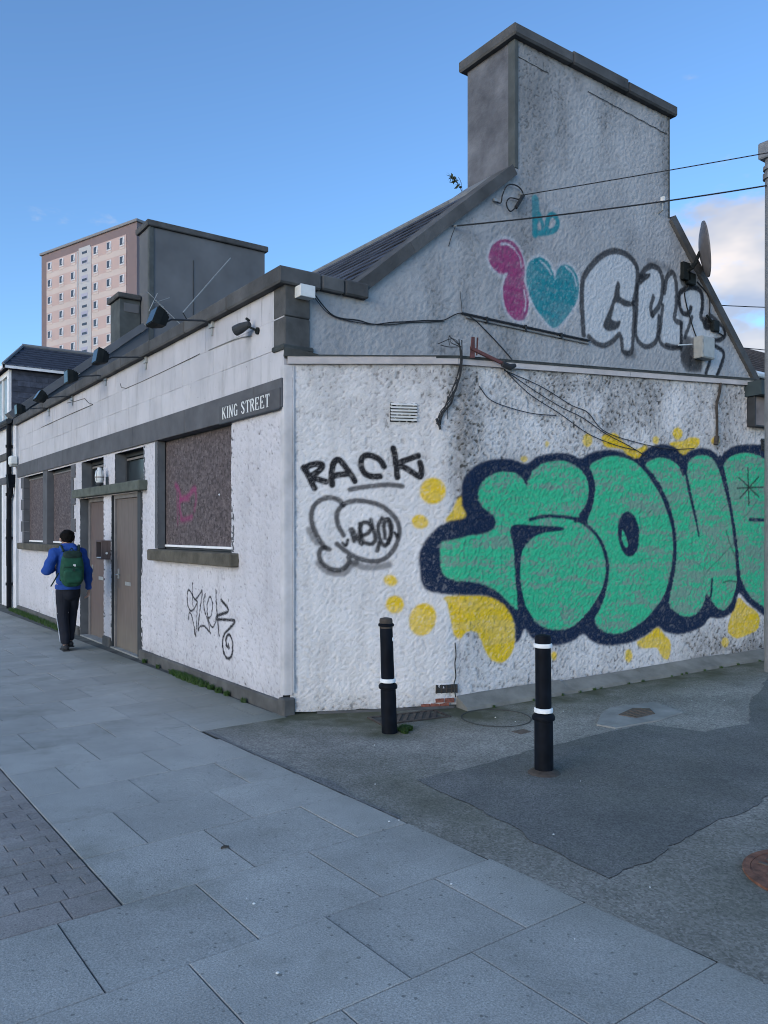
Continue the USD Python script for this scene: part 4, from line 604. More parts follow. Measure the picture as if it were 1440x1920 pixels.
# annex trim: fascia, roof, haunch, vents
def A3(u, z, off=0.0): p = AD * u + AN * off; return (p[0], p[1], z)
def B3(t, z, off=0.0): p = P1 + BD * t + BN * off; return (p[0], p[1], z)
def board(p, q, nrm, h, th, z0, z1, c=0.0):
    """A board from p to q (xy), bottom heights z0, z1, height h, standing th proud along nrm."""
    p, q, n = np.array(p), np.array(q), np.array(nrm); v = []
    for (b, z) in ((p, z0), (q, z1)):
        for o in (0, th):
            for hh in (0, h): v.append([*(b + n * o), z + hh])
    return hull(v)
part(PUB, "fascia", board(AD * .03, AD * (LA + .012), AN, .068, .035, 3.208, 3.266), "fascia_board")
part(PUB, "fascia", board(P1 + BD * .0, P1 + BD * 2.2, BN, .072, .033, 3.264, 3.346), "fascia_board")
part(PUB, "fascia", board(P1 + BD * 2.203, P1 + BD * 4.21, BN, .074, .034, 3.346, 3.420), "fascia_board")
rp = np.array([[0, 0, 3.285], [*(P1 + AN * .04), 3.340], [*(P1 + BD * 4.25 + BN * .04), 3.50], [*(P1 + BD * 4.3), 3.52], [6.3, .03, 3.52], [0.02, .03, 3.31]])
part(PUB, "annex_roof", hull(np.vstack([rp, rp - [0, 0, .022]])), "felt")
part(PUB, "roof_edging", tube([A3(.02, 3.281, .038), A3(LA, 3.340, .038), B3(2.0, 3.415, .038), B3(4.22, 3.500, .038)], .006, 5), "felt")
for (u, w) in ((.02, .36),):
    part(PUB, "flashing", hull([A3(.0, 3.28, .02), A3(.36, 3.30, .01), A3(.0, 3.36, .03), A3(.12, 3.35, .02), (.0, .02, 3.28), (.36, .01, 3.3), (.02, -.015, 3.365), (.15, -.01, 3.35)]), "felt")
for t0, t1, h in ((0.0, 1.25, .10), (1.25, 2.3, .085), (2.3, 3.7, .09), (3.7, 5.4, .08)):
    v = []
    for t in np.linspace(t0, t1, 6):
        g = float(rise(*(P1 + BD * t))); w = .17 + .05 * float(noise([t, 0, 0], 3, 3)); j = .02 * float(noise([t, 9, 0], 5, 3))
        v += [B3(t, g - .05, .0), B3(t, g - .05, w), B3(t, g + .03, w - .02), B3(t, g + h + j, .012)]
    part(PUB, "haunch", hull(v), "haunch")
part(PUB, "rubble", hull([A3(.3, -.05, 0), A3(1.6, -.05, 0), A3(.3, -.05, .05), A3(1.6, -.05, .07), A3(.3, .02, .015), A3(1.6, .025, .02)]), "stone_dark")
vent = path_for(PUB, "louvre_vent"); tag(usdkit.mesh(stage, vent, hull([A3(u, z, o) for u in (.985, 1.245) for z in (2.705, 2.885) for o in (-.01, .004)]), M["frame_dark"]), "white slatted wall vent")
for k in range(6):
    z = 2.715 + k * .029; part(vent, "slat", hull([A3(u, z + dz, o) for u in (.99, 1.24) for dz, o in ((0, .026), (.008, .028), (.016, .004), (.022, .006))]), "plastic_white")
ab = path_for(PUB, "air_brick"); tag(usdkit.mesh(stage, ab, hull([A3(u, z, o) for u in (1.425, 1.635) for z in (.145, .222) for o in (-.02, .002)]), M["frame_dark"]), "small dark air brick low on the side wall")
for k in range(5): part(ab, "bar", hull([A3(1.425 + k * .05 + d, z, o) for d in (0, .012) for z in (.143, .224) for o in (0, .012)]), "drain_iron")
part(ab, "bar", hull([A3(u, z, o) for u in (1.425, 1.637) for z in (.178, .190) for o in (0, .010)]), "drain_iron")
for r in range(3):
    for k in range(4):
        u = 1.285 + .092 * k + .046 * (r % 2); z = .012 + .044 * r
        if u + .085 > LA - .01 or z > .02 + .32 * (u - 1.26): continue
        part(PUB, "red_brick", hull([A3(uu + rnd.uniform(-.006, .006), zz + rnd.uniform(-.004, .004), o + rnd.uniform(-.003, .003)) for uu in (u, u + .085) for zz in (z, z + .036) for o in (-.04, .010)]), "red_brick")
part(PUB, "crack", tube(spline([A3(LA - .005, .10, .006), A3(LA - .02, .22, .005), A3(LA - .004, .30, .006), A3(LA - .012, .42, .006), A3(LA - .002, .50, .006), A3(LA - .010, .62, .004)]), .006, 5), "joint")

# corner pilaster, gable wall, skews, chimney, slates
part(PUB, "pilaster_stone", cbx(-.004, .262, -.022, .2, 3.655, 3.94, .008), "stone_dark"); part(PUB, "pilaster_stone", cbx(-.004, .262, -.020, .2, 3.36, 3.650, .008), "stone_dark")
part(PUB, "pilaster_base", cbx(-.03, .30, -.03, .2, 3.345, 3.395, .012), "felt")
LG = paint_layers("gable", 1.9, 8.0, 3.3, 6.0, 0.006, 0.88)
GP = Polygon([(.262, 3.28), (8.0, 3.28), (8.05, 3.9), (5.855, 5.92), (5.855, 7.26), (2.955, 7.26), (2.955, 5.78), (.86, 4.07), (.262, 4.0)])
import shapely
def gkeep(u, z): return shapely.contains_xy(GP, u, z)
def ggrime(u, z, X):
    f = fbm(X * np.array([2.2, 1, .8]), 4, 18)
    return np.clip(np.clip((z - 5.9) / 1.3, 0, 1) * np.clip((f - .38) * 2.6, 0, .6) + np.clip((f - .55) * 2, 0, .35), 0, .6)
wall_grid(PUB, "gable_wall", uniq(np.arange(.262, 8.05, .0155), 2.955, 5.855), uniq(np.arange(3.28, 7.26, .0155), 7.26), lambda u: np.column_stack([u, 0 * u]), lambda u: np.tile([0, -1., 0], (len(u), 1)), "harl_grey", 0.0085, 0.0255, gkeep, LG, ggrime)
part(PUB, "gable_core", xform(prism([(.3, 3.0), (7.9, 3.0), (7.9, 3.85), (5.8, 5.8), (5.8, 6.9), (3.0, 6.9), (3.0, 5.6), (.9, 3.9), (.3, 3.9)], .26), (1, 0, 0), (0, 0, 1), (0, 1, 0), (0, .045, 0)), "cement")
def skew(x0, z0, x1, z1, name="skew_stone"):
    d = np.array([x1 - x0, z1 - z0]); n = np.array([-d[1], d[0]]) / np.linalg.norm(d); n = n if n[1] > 0 else -n; th = .120
    p = Polygon([(x0, z0), (x1, z1), (x1 + n[0] * th, z1 + n[1] * th), (x0 + n[0] * th, z0 + n[1] * th)])
    part(PUB, name, xform(prism(p, .345), (1, 0, 0), (0, 0, 1), (0, 1, 0), (0, -.045 + rnd.uniform(-.004, .004), 0)), "coping_stone")
pts = [(0.80, 3.955), (1.50, 4.53), (2.20, 5.10), (2.953, 5.712)]
for (a, b), (c, d) in zip(pts[:-1], pts[1:]): skew(a + .001, b, c - .001, d)
pts = [(5.857, 5.86), (6.5, 5.265), (7.2, 4.62), (7.99, 3.89)]
for (a, b), (c, d) in zip(pts[:-1], pts[1:]): skew(a + .001, b, c - .001, d)
part(PUB, "chimney", cat(bx(2.952, 5.858, .045, .80, 5.4, 7.262)), "cement")
part(PUB, "chimney_edge", cbx(2.940, 3.0, -.012, .10, 5.80, 7.262, .006), "cement_dark")
part(PUB, "chimney_edge", cbx(5.845, 5.868, -.012, .10, 5.9, 7.262, .006), "cement_dark")
for a, b in ((2.87, 3.85), (3.854, 4.9), (4.904, 5.94)): part(PUB, "chimney_cap", cbx(a, b, -.085, .885, 7.262, 7.412 + rnd.uniform(-.015, .012), .02), "coping_stone")
part(PUB, "chimney_crack", tube([(x, -.006, 7.075 - .004 * k + .006 * math.sin(3 * k)) for k, x in enumerate(np.linspace(3.0, 3.5, 6))], .004, 4), "joint")
part(PUB, "chimney_crack", tube([(x, -.006, 7.07 - .004 * k + .006 * math.sin(3 * k)) for k, x in enumerate(np.linspace(4.2, 5.8, 14))], .005, 4), "joint")
part(PUB, "chimney_flashing", hull([(2.70, .3, 5.66), (2.96, .3, 5.86), (2.70, .85, 5.66), (2.96, .85, 5.86), (2.70, .3, 5.62), (2.70, .85, 5.62)]), "lead")
# slate roof: courses of single slates on the street slope; the far slope is one sheet
sx, sz, rx_, rz_ = .55, 3.50, 4.40, 6.68; Ls = math.hypot(rx_ - sx, rz_ - sz); du = np.array([(rx_ - sx) / Ls, (rz_ - sz) / Ls]); dn = np.array([-du[1], du[0]])
part(PUB, "roof_deck", hull([(sx, .2, sz), (rx_, .2, rz_), (8.15, .2, 3.5), (sx, 11.6, sz), (rx_, 11.6, rz_), (8.15, 11.6, 3.5)]), "slate")
def slate(a, y0, y1, ln=.42):
    v = []
    for s, h in ((a, .034 + rnd.uniform(0, .008)), (a + ln, .004)):
        for y in (y0, y1):
            for hh in (0, .016): q = np.array([sx, sz]) + du * s + dn * (h + hh); v.append((q[0], y, q[1]))
    v = np.array(v); f = [[0, 2, 3], [0, 3, 1], [4, 5, 7], [4, 7, 6], [1, 3, 7], [1, 7, 5], [0, 1, 5], [0, 5, 4], [2, 6, 7], [2, 7, 3]]
    return trimesh.Trimesh(v, f, process=False)
far = []; cnt = 0
allsl = []
for r in range(int(Ls / .27)):
    for k in range(19): allsl.append((r, k))
allsl.sort(key=lambda a: a[1] * .34 + abs(a[0] * .27 - 2.0) * .35)
for r, k in allsl:
    y0 = .30 + k * .332 + (.166 if r % 2 else 0); m = slate(r * .27 + rnd.uniform(-.010, .010), y0 + .002, y0 + .328)
    if cnt < 300: part(PUB, "slate", m, "slate"); cnt += 1
    else: far.append(m)
part(PUB, "slate", cat(*far), "slate", kind="stuff")
part(PUB, "ridge", tube([(4.40, .8, 6.70), (4.40, 6.0, 6.70), (4.40, 11.6, 6.70)], .055, 8), "lead")

# openings
def reveal(y0, y1, z0, z1, d, mat="reveal_stone"):
    part(PUB, "reveal", bx(.003, d + .08, y1 - .002, y1 + .05, z0, z1), mat); part(PUB, "reveal", bx(.003, d + .08, y0 - .05, y0 + .002, z0, z1), mat)
def boarded(name, y0, y1, z0, z1, x, L, label):
    w = path_for(PUB, name); tag(UsdGeom.Xform.Define(stage, w), label)
    us, zs = np.arange(y0, y1 + .01, .014), np.arange(z0, z1 + .01, .014)
    return w, us, zs
def osb(parent, y0, y1, z0, z1, x, L):
    U, Zz = np.meshgrid(uniq(np.arange(y0, y1, .014), y1), uniq(np.arange(z0, z1, .014), z1)); X = np.column_stack([np.full(U.size, x), U.ravel(), Zz.ravel()]); nz, nu = U.shape; i = np.arange(nz * nu).reshape(nz, nu)
    a, b, c, d = i[:-1, :-1].ravel(), i[:-1, 1:].ravel(), i[1:, 1:].ravel(), i[1:, :-1].ravel(); f = np.vstack([np.column_stack([a, c, b]), np.column_stack([a, d, c])])
    n = np.tile([-1., 0, 0], (len(X), 1)); col, al, ident = sample(L, X[:, 1], X[:, 2]); fi = ident[f].max(1)
    pv = {"paint": col, "paint_a": al}; p = path_for(parent, "osb_board"); raw_mesh(p, X, f[fi < 0], n, "osb_board", pv)
    for k, lab in enumerate(L["labels"]):
        if (fi == k).any(): tag(raw_mesh(path_for(parent, "graffiti"), X, f[fi == k], n, "osb_board", pv), lab)
w1 = path_for(PUB, "boarded_window"); tag(UsdGeom.Xform.Define(stage, w1), "large window boarded with stained chipboard")
osb(w1, 1.14, 3.30, 1.50, 2.80, .105, paint_layers("osb", 1.0, 3.4, 1.3, 2.9, .005))
part(w1, "backing", bx(.107, .13, 1.14, 3.3, 1.46, 2.81), "frame_dark"); part(w1, "bottom_strip", bx(.088, .112, 1.14, 3.29, 1.487, 1.512), "white_trim")
part(w1, "screw", trimesh.creation.icosphere(1, .011).apply_translation((.10, 1.66, 2.08)), "white_trim")
part(PUB, "window_margin", cbx(-.012, .10, 3.302, 3.375, 1.46, 2.813, .006), "reveal_stone"); part(PUB, "window_margin", cbx(.002, .10, 1.08, 1.137, 1.46, 2.813, .004), "reveal_stone")
part(PUB, "window_sill", cbx(-.10, .11, .96, 3.42, 1.315, 1.455, .014), "sill_stone")
w2 = path_for(PUB, "boarded_window"); tag(UsdGeom.Xform.Define(stage, w2), "paired window boarded with chipboard at the far end")
LO2 = paint_layers("osb2", 7.2, 9.6, 1.3, 2.9, .006)
osb(w2, 7.42, 9.10, 1.48, 2.72, .105, LO2); osb(w2, 9.46, 11.14, 1.48, 2.72, .105, LO2)
part(w2, "backing", bx(.107, .13, 7.4, 11.2, 1.44, 2.8), "frame_dark")
for a, b in ((7.42, 9.1), (9.46, 11.14)): part(w2, "bottom_strip", bx(.088, .112, a, b, 1.466, 1.496), "white_trim"); part(w2, "top_strip", bx(.092, .112, a, b, 2.722, 2.745), "frame_grey")
part(w2, "mullion", cbx(-.014, .12, 9.12, 9.44, 1.44, 2.813, .006), "stone_band")
for s, y in ((1, 11.14), (-1, 7.42)):
    for k in range(6):
        w = .26 if k % 2 else .14; z0 = 1.44 + k * .2255; a, b = (y, y + w) if s > 0 else (y - w, y)
        part(w2, "margin_stone", cbx(-.016, .12, a, b, z0 + .002, z0 + .2235, .006), "stone_band")
part(PUB, "window_sill", cbx(-.09, .11, 7.02, 11.42, 1.31, 1.44, .014), "sill_stone")
# doors, fanlights, hood
for y0, y1, d, mat, lab in ((4.07, 5.17, .05, "door_worn", "worn brown flush door nearest the corner"), (5.58, 6.78, .13, "door_brown", "dark brown flush door behind the walker")):
    dr = path_for(PUB, "door"); tag(usdkit.mesh(stage, dr, cbx(d, d + .05, y0 + .05, y1 - .05, .012, 2.14, .004), M[mat]), lab)
    part(PUB, "door_frame", cat(cbx(d - .03, d + .07, y0, y0 + .048, .0, 2.215, .004), cbx(d - .03, d + .07, y1 - .048, y1, .0, 2.215, .004), cbx(d - .03, d + .07, y0 + .05, y1 - .05, 2.145, 2.215, .004)), "frame_grey")
    part(dr, "handle", cat(bx(d - .012, d, y1 - .16, y1 - .12, 1.0, 1.14), tube([(d - .045, y1 - .15, 1.06), (d - .045, y1 - .24, 1.06)], .008)), "galv")
    part(dr, "letter_slot", bx(d - .006, d, (y0 + y1) / 2 - .12, (y0 + y1) / 2 + .12, .92, .97), "galv")
    part(PUB, "door_step", cbx(-.02, .3, y0 - .05, y1 + .05, -.1, .010, .006), "concrete")
reveal(3.94, 5.22, 0, 2.2, .05, "frame_dark"); reveal(5.60, 6.90, 0, 2.2, .14)
part(PUB, "jamb_post", cbx(-.008, .05, 3.93, 4.06, 0.0, 2.215, .006), "frame_dark")
for y0, y1 in ((5.235, 5.585), (6.915, 7.30)): part(PUB, "pier_foot", cbx(-.03, .1, y0, y1, -.1, .13, .012), "stone_dark")
part(PUB, "door_hood", cbx(-.115, .2, 3.70, 6.97, 2.215, 2.345, .012), "hood_stone")
for y0, y1 in ((3.84, 5.05), (5.60, 6.80)):
    reveal(y0, y1, 2.34, 2.8, .18); fl = path_for(PUB, "fanlight"); tag(UsdGeom.Xform.Define(stage, fl), None)
    part(fl, "frame", cat(bx(.15, .21, y0, y1, 2.345, 2.40), bx(.15, .21, y0, y1, 2.74, 2.81), bx(.15, .21, y0, y0 + .06, 2.40, 2.74), bx(.15, .21, y1 - .06, y1, 2.40, 2.74)), "frame_dark")
    part(fl, "pane", bx(.185, .195, y0 + .06, y1 - .06, 2.40, 2.74), "glass_dark"); part(fl, "blind", bx(.150, .16, y0 + .05, y1 - .05, 2.69, 2.72), "frame_grey")
# things fixed to the front
lt = thing("wall_lantern", "pale bottle-shaped lantern on the pier between the two doors", "lantern", loc=(-.12, 5.40, 2.36))
part(lt, "glass", lathe([(.0, .03), (.045, .03), (.058, .06), (.062, .14), (.055, .19), (.030, .225), (.028, .25), (0, .252)], 18), "lamp_glass", smooth=40)
part(lt, "base", lathe([(0, -.01), (.035, -.01), (.05, .0), (.05, .03), (0, .03)], 16), "frame_dark"); part(lt, "cage_ring", lathe([(.063, .10), (.067, .105), (.067, .112), (.063, .117)], 18), "frame_grey")
for k in range(5): a = k * 2 * math.pi / 5; part(lt, "cage_wire", tube([(.060 * math.cos(a), .060 * math.sin(a), .05), (.066 * math.cos(a), .066 * math.sin(a), .13), (.05 * math.cos(a), .05 * math.sin(a), .215)], .0035, 4), "frame_grey")
part(lt, "bracket", cat(bx(.0, .12, -.02, .02, -.02, .0), bx(.105, .125, -.05, .05, -.03, .12)), "frame_dark")
nb = thing("wall_box", "brown metal box with a dark open front between the doors", "wall box", loc=(0, 5.25, 1.27))
part(nb, "body", cat(cbx(-.135, .0, .0, .02, .0, .275, .004), cbx(-.135, 0, .26, .28, 0, .275, .004), cbx(-.135, 0, .02, .26, .25, .275, .004), cbx(-.135, 0, .02, .26, 0, .02, .004), bx(-.012, 0, .02, .26, .02, .25)), "door_brown")
part(nb, "tray", bx(-.13, -.02, .022, .258, .02, .032), "plastic_white"); part(nb, "lock", lathe([(0, 0), (.016, 0), (.016, .01), (0, .012)], 12).apply_transform(trimesh.transformations.rotation_matrix(math.pi / 2, [1, 0, 0])).apply_translation((-.06, .0, .09)), "plastic_white")
sg = thing("street_sign", "dark street nameplate reading KING STREET at the corner", "street sign", loc=(-.034, 0, 2.83))
part(sg, "plate", cbx(-.008, .004, .012, 1.345, -.02, .165, .002), "sign_dark"); part(sg, "bottom_edge", cbx(-.012, .004, .012, 1.345, -.032, -.021, .002), "frame_dark")
# serif capitals drawn as strokes on a unit box: (x0, y0, x1, y1, thickness)
SER = {"K": [(.12, 0, .12, 1, .17), (.22, .45, .88, 1, .09), (.38, .58, .92, 0, .17), (0, .02, .3, .02, .06), (0, .98, .3, .98, .06), (.74, .98, 1, .98, .06), (.78, .02, 1, .02, .06)], "I": [(.5, 0, .5, 1, .34), (.1, .02, .9, .02, .06), (.1, .98, .9, .98, .06)],
       "N": [(.12, 0, .12, 1, .08), (.14, .98, .86, .02, .2), (.88, 0, .88, 1, .08), (0, .02, .28, .02, .06), (0, .98, .22, .98, .06), (.74, .98, 1, .98, .06)], "G": [(.9, .78, .62, .97, .09), (.62, .97, .3, .92, .1), (.3, .92, .12, .5, .18), (.12, .5, .3, .08, .18), (.3, .08, .65, .03, .1), (.65, .03, .86, .14, .1), (.86, 0.02, .86, .44, .16), (.66, .44, 1, .44, .06)],
       "S": [(.84, .76, .6, .97, .1), (.6, .97, .3, .95, .1), (.3, .95, .14, .74, .17), (.14, .74, .5, .52, .18), (.5, .52, .86, .28, .18), (.86, .28, .7, .05, .15), (.7, .05, .4, .02, .1), (.4, .02, .12, .24, .1)], "T": [(.5, 0, .5, 1, .2), (.04, .96, .96, .96, .09), (.06, .78, .06, .98, .06), (.94, .78, .94, .98, .06), (.3, .02, .7, .02, .06)],
       "R": [(.14, 0, .14, 1, .18), (.14, .96, .6, .96, .08), (.6, .96, .84, .76, .16), (.84, .76, .6, .52, .16), (.6, .52, .14, .5, .08), (.5, .5, .92, .02, .18), (0, .02, .32, .02, .06), (0, .98, .3, .98, .06)], "E": [(.16, 0, .16, 1, .2), (.1, .96, .86, .96, .08), (.1, .5, .62, .5, .08), (.1, .03, .9, .03, .08), (.86, .78, .86, .98, .07), (.9, .02, .9, .24, .07), (.62, .4, .62, .6, .07)]}
ly = 1.262
for ch in "KING STREET":
    if ch == " ": ly -= .065; continue
    wd = .05 if ch == "I" else .088
    ms = []
    for x0, y0, x1, y1, t in SER[ch]:
        a, b = np.array([x0 * wd, y0 * .122]), np.array([x1 * wd, y1 * .122]); d = b - a; d = d / (np.linalg.norm(d) + 1e-9); n = np.array([-d[1], d[0]]) * t * wd * .5
        q = [a + n, a - n, b - n, b + n]; ms.append(hull([(x_, ly - p_[0], p_[1] + .015) for x_ in (-.0115, -.0075) for p_ in q]))
    part(sg, "letter", cat(*ms), "sign_letter"); ly -= wd + .0165
jb = thing("junction_box", "white plastic junction box tucked under the corner coping", "junction box", loc=(.17, -.022, 3.87))
part(jb, "box", cbx(-.075, .075, -.11, 0, -.045, .06, .006), "plastic_white"); part(jb, "lid", cbx(-.078, .078, -.118, -.111, -.048, .063, .004), "plastic_white"); part(jb, "cable_gland", tube([(.07, -.06, -.01), (.105, -.05, -.03)], .012), "cable_grey")
ords = ["first floodlight on an arm left of the corner, largest in view", "second floodlight on an arm along the parapet", "third floodlight on an arm along the parapet", "fourth floodlight on an arm, small, over the far parapet", "fifth floodlight on an arm, last before the drainpipe"]
for (y, L_, zz), lab in zip(((1.606, .56, 3.945), (3.713, .54, 3.93), (5.453, .46, 3.975), (7.335, .46, 3.93), (8.972, .46, 3.945)), ords):
    fl = thing("floodlight", lab, "floodlight", "floodlights on arms along the parapet", loc=(0, y, zz - .02))
    part(fl, "arm", tube([(.0, 0, 0), (-.12, 0, .012), (-L_ + .1, 0, -.03), (-L_ + .05, 0, -.06)], .011), "frame_dark"); part(fl, "bracket", cat(bx(-.03, .0, -.05, .05, -.05, .03), bx(-.02, -.004, -.014, .014, -.13, -.05)), "plastic_grey" if y < 5 else "galv")
    tl_ = rnd.uniform(-.15, .55); ct, st_ = math.cos(tl_), math.sin(tl_); ro = lambda m: xform(m, (ct, 0, -st_), (0, 1, 0), (st_, 0, ct), (-L_ - .02, 0, -.05))
    hd = hull([(-.09, s * .11, z) for s in (-1, 1) for z in (-.10, .09)] + [(.06, s * .06, z) for s in (-1, 1) for z in (-.05, .05)] + [(-.02, s * .105, z) for s in (-1, 1) for z in (-.09, .08)])
    h = part(fl, "head", ro(hd), "flood_black"); part(h, "lens", ro(bx(-.097, -.091, -.095, .095, -.085, .075)), "glass_dark")
    part(h, "fin", ro(cat(*[bx(-.01 + i * .022, -.004 + i * .022, -.08, .08, .06 - i * .012, .092 - i * .012) for i in range(3)])), "flood_black")
sp = thing("spotlight", "small dark spotlight fixed to the white parapet blocks", "spotlight", loc=(0, .52, 3.62))
part(sp, "base", lathe([(0, 0), (.035, 0), (.035, .02), (0, .02)], 14).apply_transform(trimesh.transformations.rotation_matrix(-math.pi / 2, [0, 1, 0])), "flood_black")
part(sp, "arm", tube([(-.01, 0, 0), (-.05, .02, .02), (-.09, .06, .045)], .012), "flood_black"); part(sp, "head", cat(tube([(-.07, .05, .07), (-.12, .14, .04)], [.03, .05], 12), tube([(-.12, .14, .04), (-.15, .2, .02)], [.05, .052], 12)), "frame_dark")
part(sp, "hood", tube([(-.075, .05, .10), (-.09, .08, .125)], .014), "flood_black")
tc = thing("trailing_cable", "thin grey cable running along the parapet blocks from the spotlight", "cable")
part(tc, "wire", tube(spline([(-.008, .66, 3.60), (-.012, .9, 3.63), (-.008, 1.2, 3.645), (-.006, 1.7, 3.652)]), .006, 5), "cable_grey")

# gable fittings
def G(x, z, o=.012): return (x, -o, z)
cb = thing("gable_cable", "loose black cable looping from the junction box across the gable", "cable")
part(cb, "wire", tube(spline([G(.247, 3.966), G(.30, 3.90, .03), G(.381, 3.82, .03), G(.5, 3.745), G(.619, 3.724), G(.80, 3.735), G(.995, 3.725), G(1.20, 3.775), G(1.392, 3.812), G(1.65, 3.865), G(1.887, 3.905), G(2.05, 3.99), G(2.148, 4.018), G(2.3, 3.975, .03), G(2.458, 3.905), G(2.66, 3.78), G(2.865, 3.64), G(2.95, 3.56)]), .0062, 6), "cable")
part(cb, "wire", tube(spline([G(.255, 3.93), G(.33, 3.84, .03), G(.45, 3.75, .02), G(.6, 3.717), G(.9, 3.715), G(1.2, 3.752), G(1.39, 3.800), G(1.6, 3.84), G(1.9, 3.895)]), .0045, 5), "cable")
part(cb, "wire", tube(spline([G(2.148, 4.02), G(2.14, 4.10), G(2.12, 4.25)]), .004, 4), "cable")
cd = thing("cable_conduit", "thin dark conduit running level across the gable under the heart", "conduit")
part(cd, "pipe", tube([G(2.148, 4.018, .018), G(4.211, 4.014, .018)], .013, 6), "cable"); part(cd, "pipe", tube([G(2.2, 3.985, .018), G(4.2, 3.975, .018)], .009, 6), "cable_grey")
for x in (2.5, 3.1, 3.7): part(cd, "clip", bx(x - .012, x + .012, -.034, 0, 3.968, 4.035), "cable")
cs = thing("cable_coil", "coil of loose black cable under the left edge of the chimney", "cable")
part(cs, "loop", tube(spline([G(2.62, 5.345), G(2.70, 5.33, .03), G(2.72, 5.42, .04), G(2.80, 5.55, .04), G(2.95, 5.58, .04), G(3.04, 5.52, .04), G(2.98, 5.40, .04), G(2.85, 5.27, .04), G(2.78, 5.33, .04), G(2.84, 5.42, .03), G(2.99, 5.44, .03)]), .008, 5), "cable")
part(cs, "splice", tube([G(2.93, 5.33, .04), G(3.045, 5.50, .04)], .022, 8), "cable"); part(cs, "anchor", bx(2.60, 2.64, -.04, 0, 5.33, 5.36), "galv")
PX, PY = 5.032, -1.847; pz = float(rise(PX, PY))
post = thing("steel_post", "slim grey steel post with a capped head at the right edge", "post", loc=(PX, PY, pz))
part(post, "shaft", lathe([(.072, -.2), (.072, .5), (.066, 3), (.062, 5.68), (0, 5.68)], 18), "post_steel", smooth=40)
part(post, "cap", cbx(-.10, .10, -.10, .10, 5.62, 5.80, .012), "post_steel"); part(post, "collar", lathe([(.068, 5.40), (.085, 5.40), (.085, 5.46), (.068, 5.46)], 16), "post_steel"); part(post, "collar", lathe([(.068, 5.50), (.082, 5.50), (.082, 5.54), (.068, 5.54)], 16), "post_steel")
part(post, "base_door", hull([(-.075 * math.cos(a), -.075 * math.sin(a), z) for a in np.linspace(.4, 1.4, 5) for z in (.6, 1.1)] + [(-.06 * math.cos(a), -.06 * math.sin(a), z) for a in (.4, 1.4) for z in (.6, 1.1)]), "post_steel")
def sag(a, b, s, n=16): a, b = np.array(a), np.array(b); t = np.linspace(0, 1, n)[:, None]; p = a + (b - a) * t; p[:, 2] -= s * 4 * (t * (1 - t))[:, 0]; return p
w = thing("overhead_cable", "upper overhead cable leaving the gable beside the chimney", "cable"); part(w, "wire", tube(sag(G(3.04, 5.50, .04), (8.0, -6.5, 6.05), .05), .006, 5), "cable"); part(w, "hook", tube([G(3.03, 5.52, 0), G(3.03, 5.50, .05)], .010, 5), "galv")
w = thing("overhead_cable", "lower overhead cable from the left skew across the gable to the post", "cable"); part(w, "wire", tube(sag(G(2.02, 4.912, .06), (PX - .02, PY, pz + 5.33), .03), .009, 5), "cable"); part(w, "hook", tube([G(2.02, 4.93, 0), G(2.02, 4.912, .07)], .010, 5), "galv"); part(w, "tail", tube(spline([G(2.02, 4.91, .05), G(1.99, 4.80, .02), G(1.96, 4.70)]), .005, 4), "cable")
w = thing("overhead_cable", "far thin cable above the background roof, the higher of two", "cable"); part(w, "wire", tube(sag((7.03, .2, 4.98), (16, -2.2, 6.0), .12), .007, 4), "cable")
w = thing("overhead_cable", "far thin cable just above the background roof, the lower of two", "cable"); part(w, "wire", tube(sag((7.55, .25, 4.46), (17, -1.6, 4.9), .05), .007, 4), "cable")
ins = thing("wall_insulator", "small pale insulator bracket at the right edge of the chimney", "insulator", loc=(5.62, 0, 5.99)); part(ins, "stem", tube([(0, 0, -.08), (0, -.07, -.06), (0, -.07, .06)], .012), "galv"); part(ins, "cup", lathe([(.0, .02), (.035, .02), (.03, .06), (.035, .09), (0, .1)], 12, (0, -.07, .02)), "plastic_white")
dish = thing("satellite_dish", "dark satellite dish seen edge-on at the right edge of the gable", "satellite dish", loc=(6.33, -.16, 5.34))
R_, dep = .33, .075; prof = [(r, dep * (r / R_) ** 2) for r in np.linspace(0, R_, 9)] + [(R_ + .008, dep + .006), (R_ + .004, dep - .012)] + [(r, dep * (r / R_) ** 2 - .010) for r in np.linspace(R_, 0, 9)]
axd = np.array([.63, -.77, .12]); axd /= np.linalg.norm(axd); sxv = np.cross([0, 0, 1.0], axd); sxv /= np.linalg.norm(sxv); upv = np.cross(axd, sxv)
part(dish, "reflector", xform(lathe(prof, 32), sxv, upv * 1.12, axd, (0, 0, .18)), "dish_grey", smooth=40)
part(dish, "mount", cat(tube([(0, 0, .16), (-.08, .02, .0), (-.13, .06, -.06)], .024), cbx(-.22, -.06, .10, .16, -.22, .02, .006), tube([(-.13, .12, -.1), (-.13, .02, -.08), (-.08, .0, -.0)], .020)), "flood_black")
dc = thing("dish_cable", "dark cables dropping from the satellite dish to the meter box", "cable")
part(dc, "wire", tube(spline([G(6.33, 5.18), G(6.28, 5.05), G(6.2, 4.95), G(6.24, 4.80), G(6.33, 4.62), G(6.45, 4.42), G(6.52, 4.36)]), .009, 5), "cable"); part(dc, "wire", tube(spline([G(6.50, 5.16), G(6.78, 5.0), G(6.80, 4.75), G(6.82, 4.66, .03), G(6.95, 4.55), G(7.15, 4.50)]), .009, 5), "cable")
part(dc, "bracket", cbx(6.22, 6.40, -.06, .0, 5.08, 5.24, .01), "flood_black"); part(dc, "clamp", cat(tube([G(6.70, 4.72, .03), G(6.88, 4.62, .03)], .018), cbx(6.83, 6.98, -.06, 0, 4.52, 4.68, .01)), "flood_black")
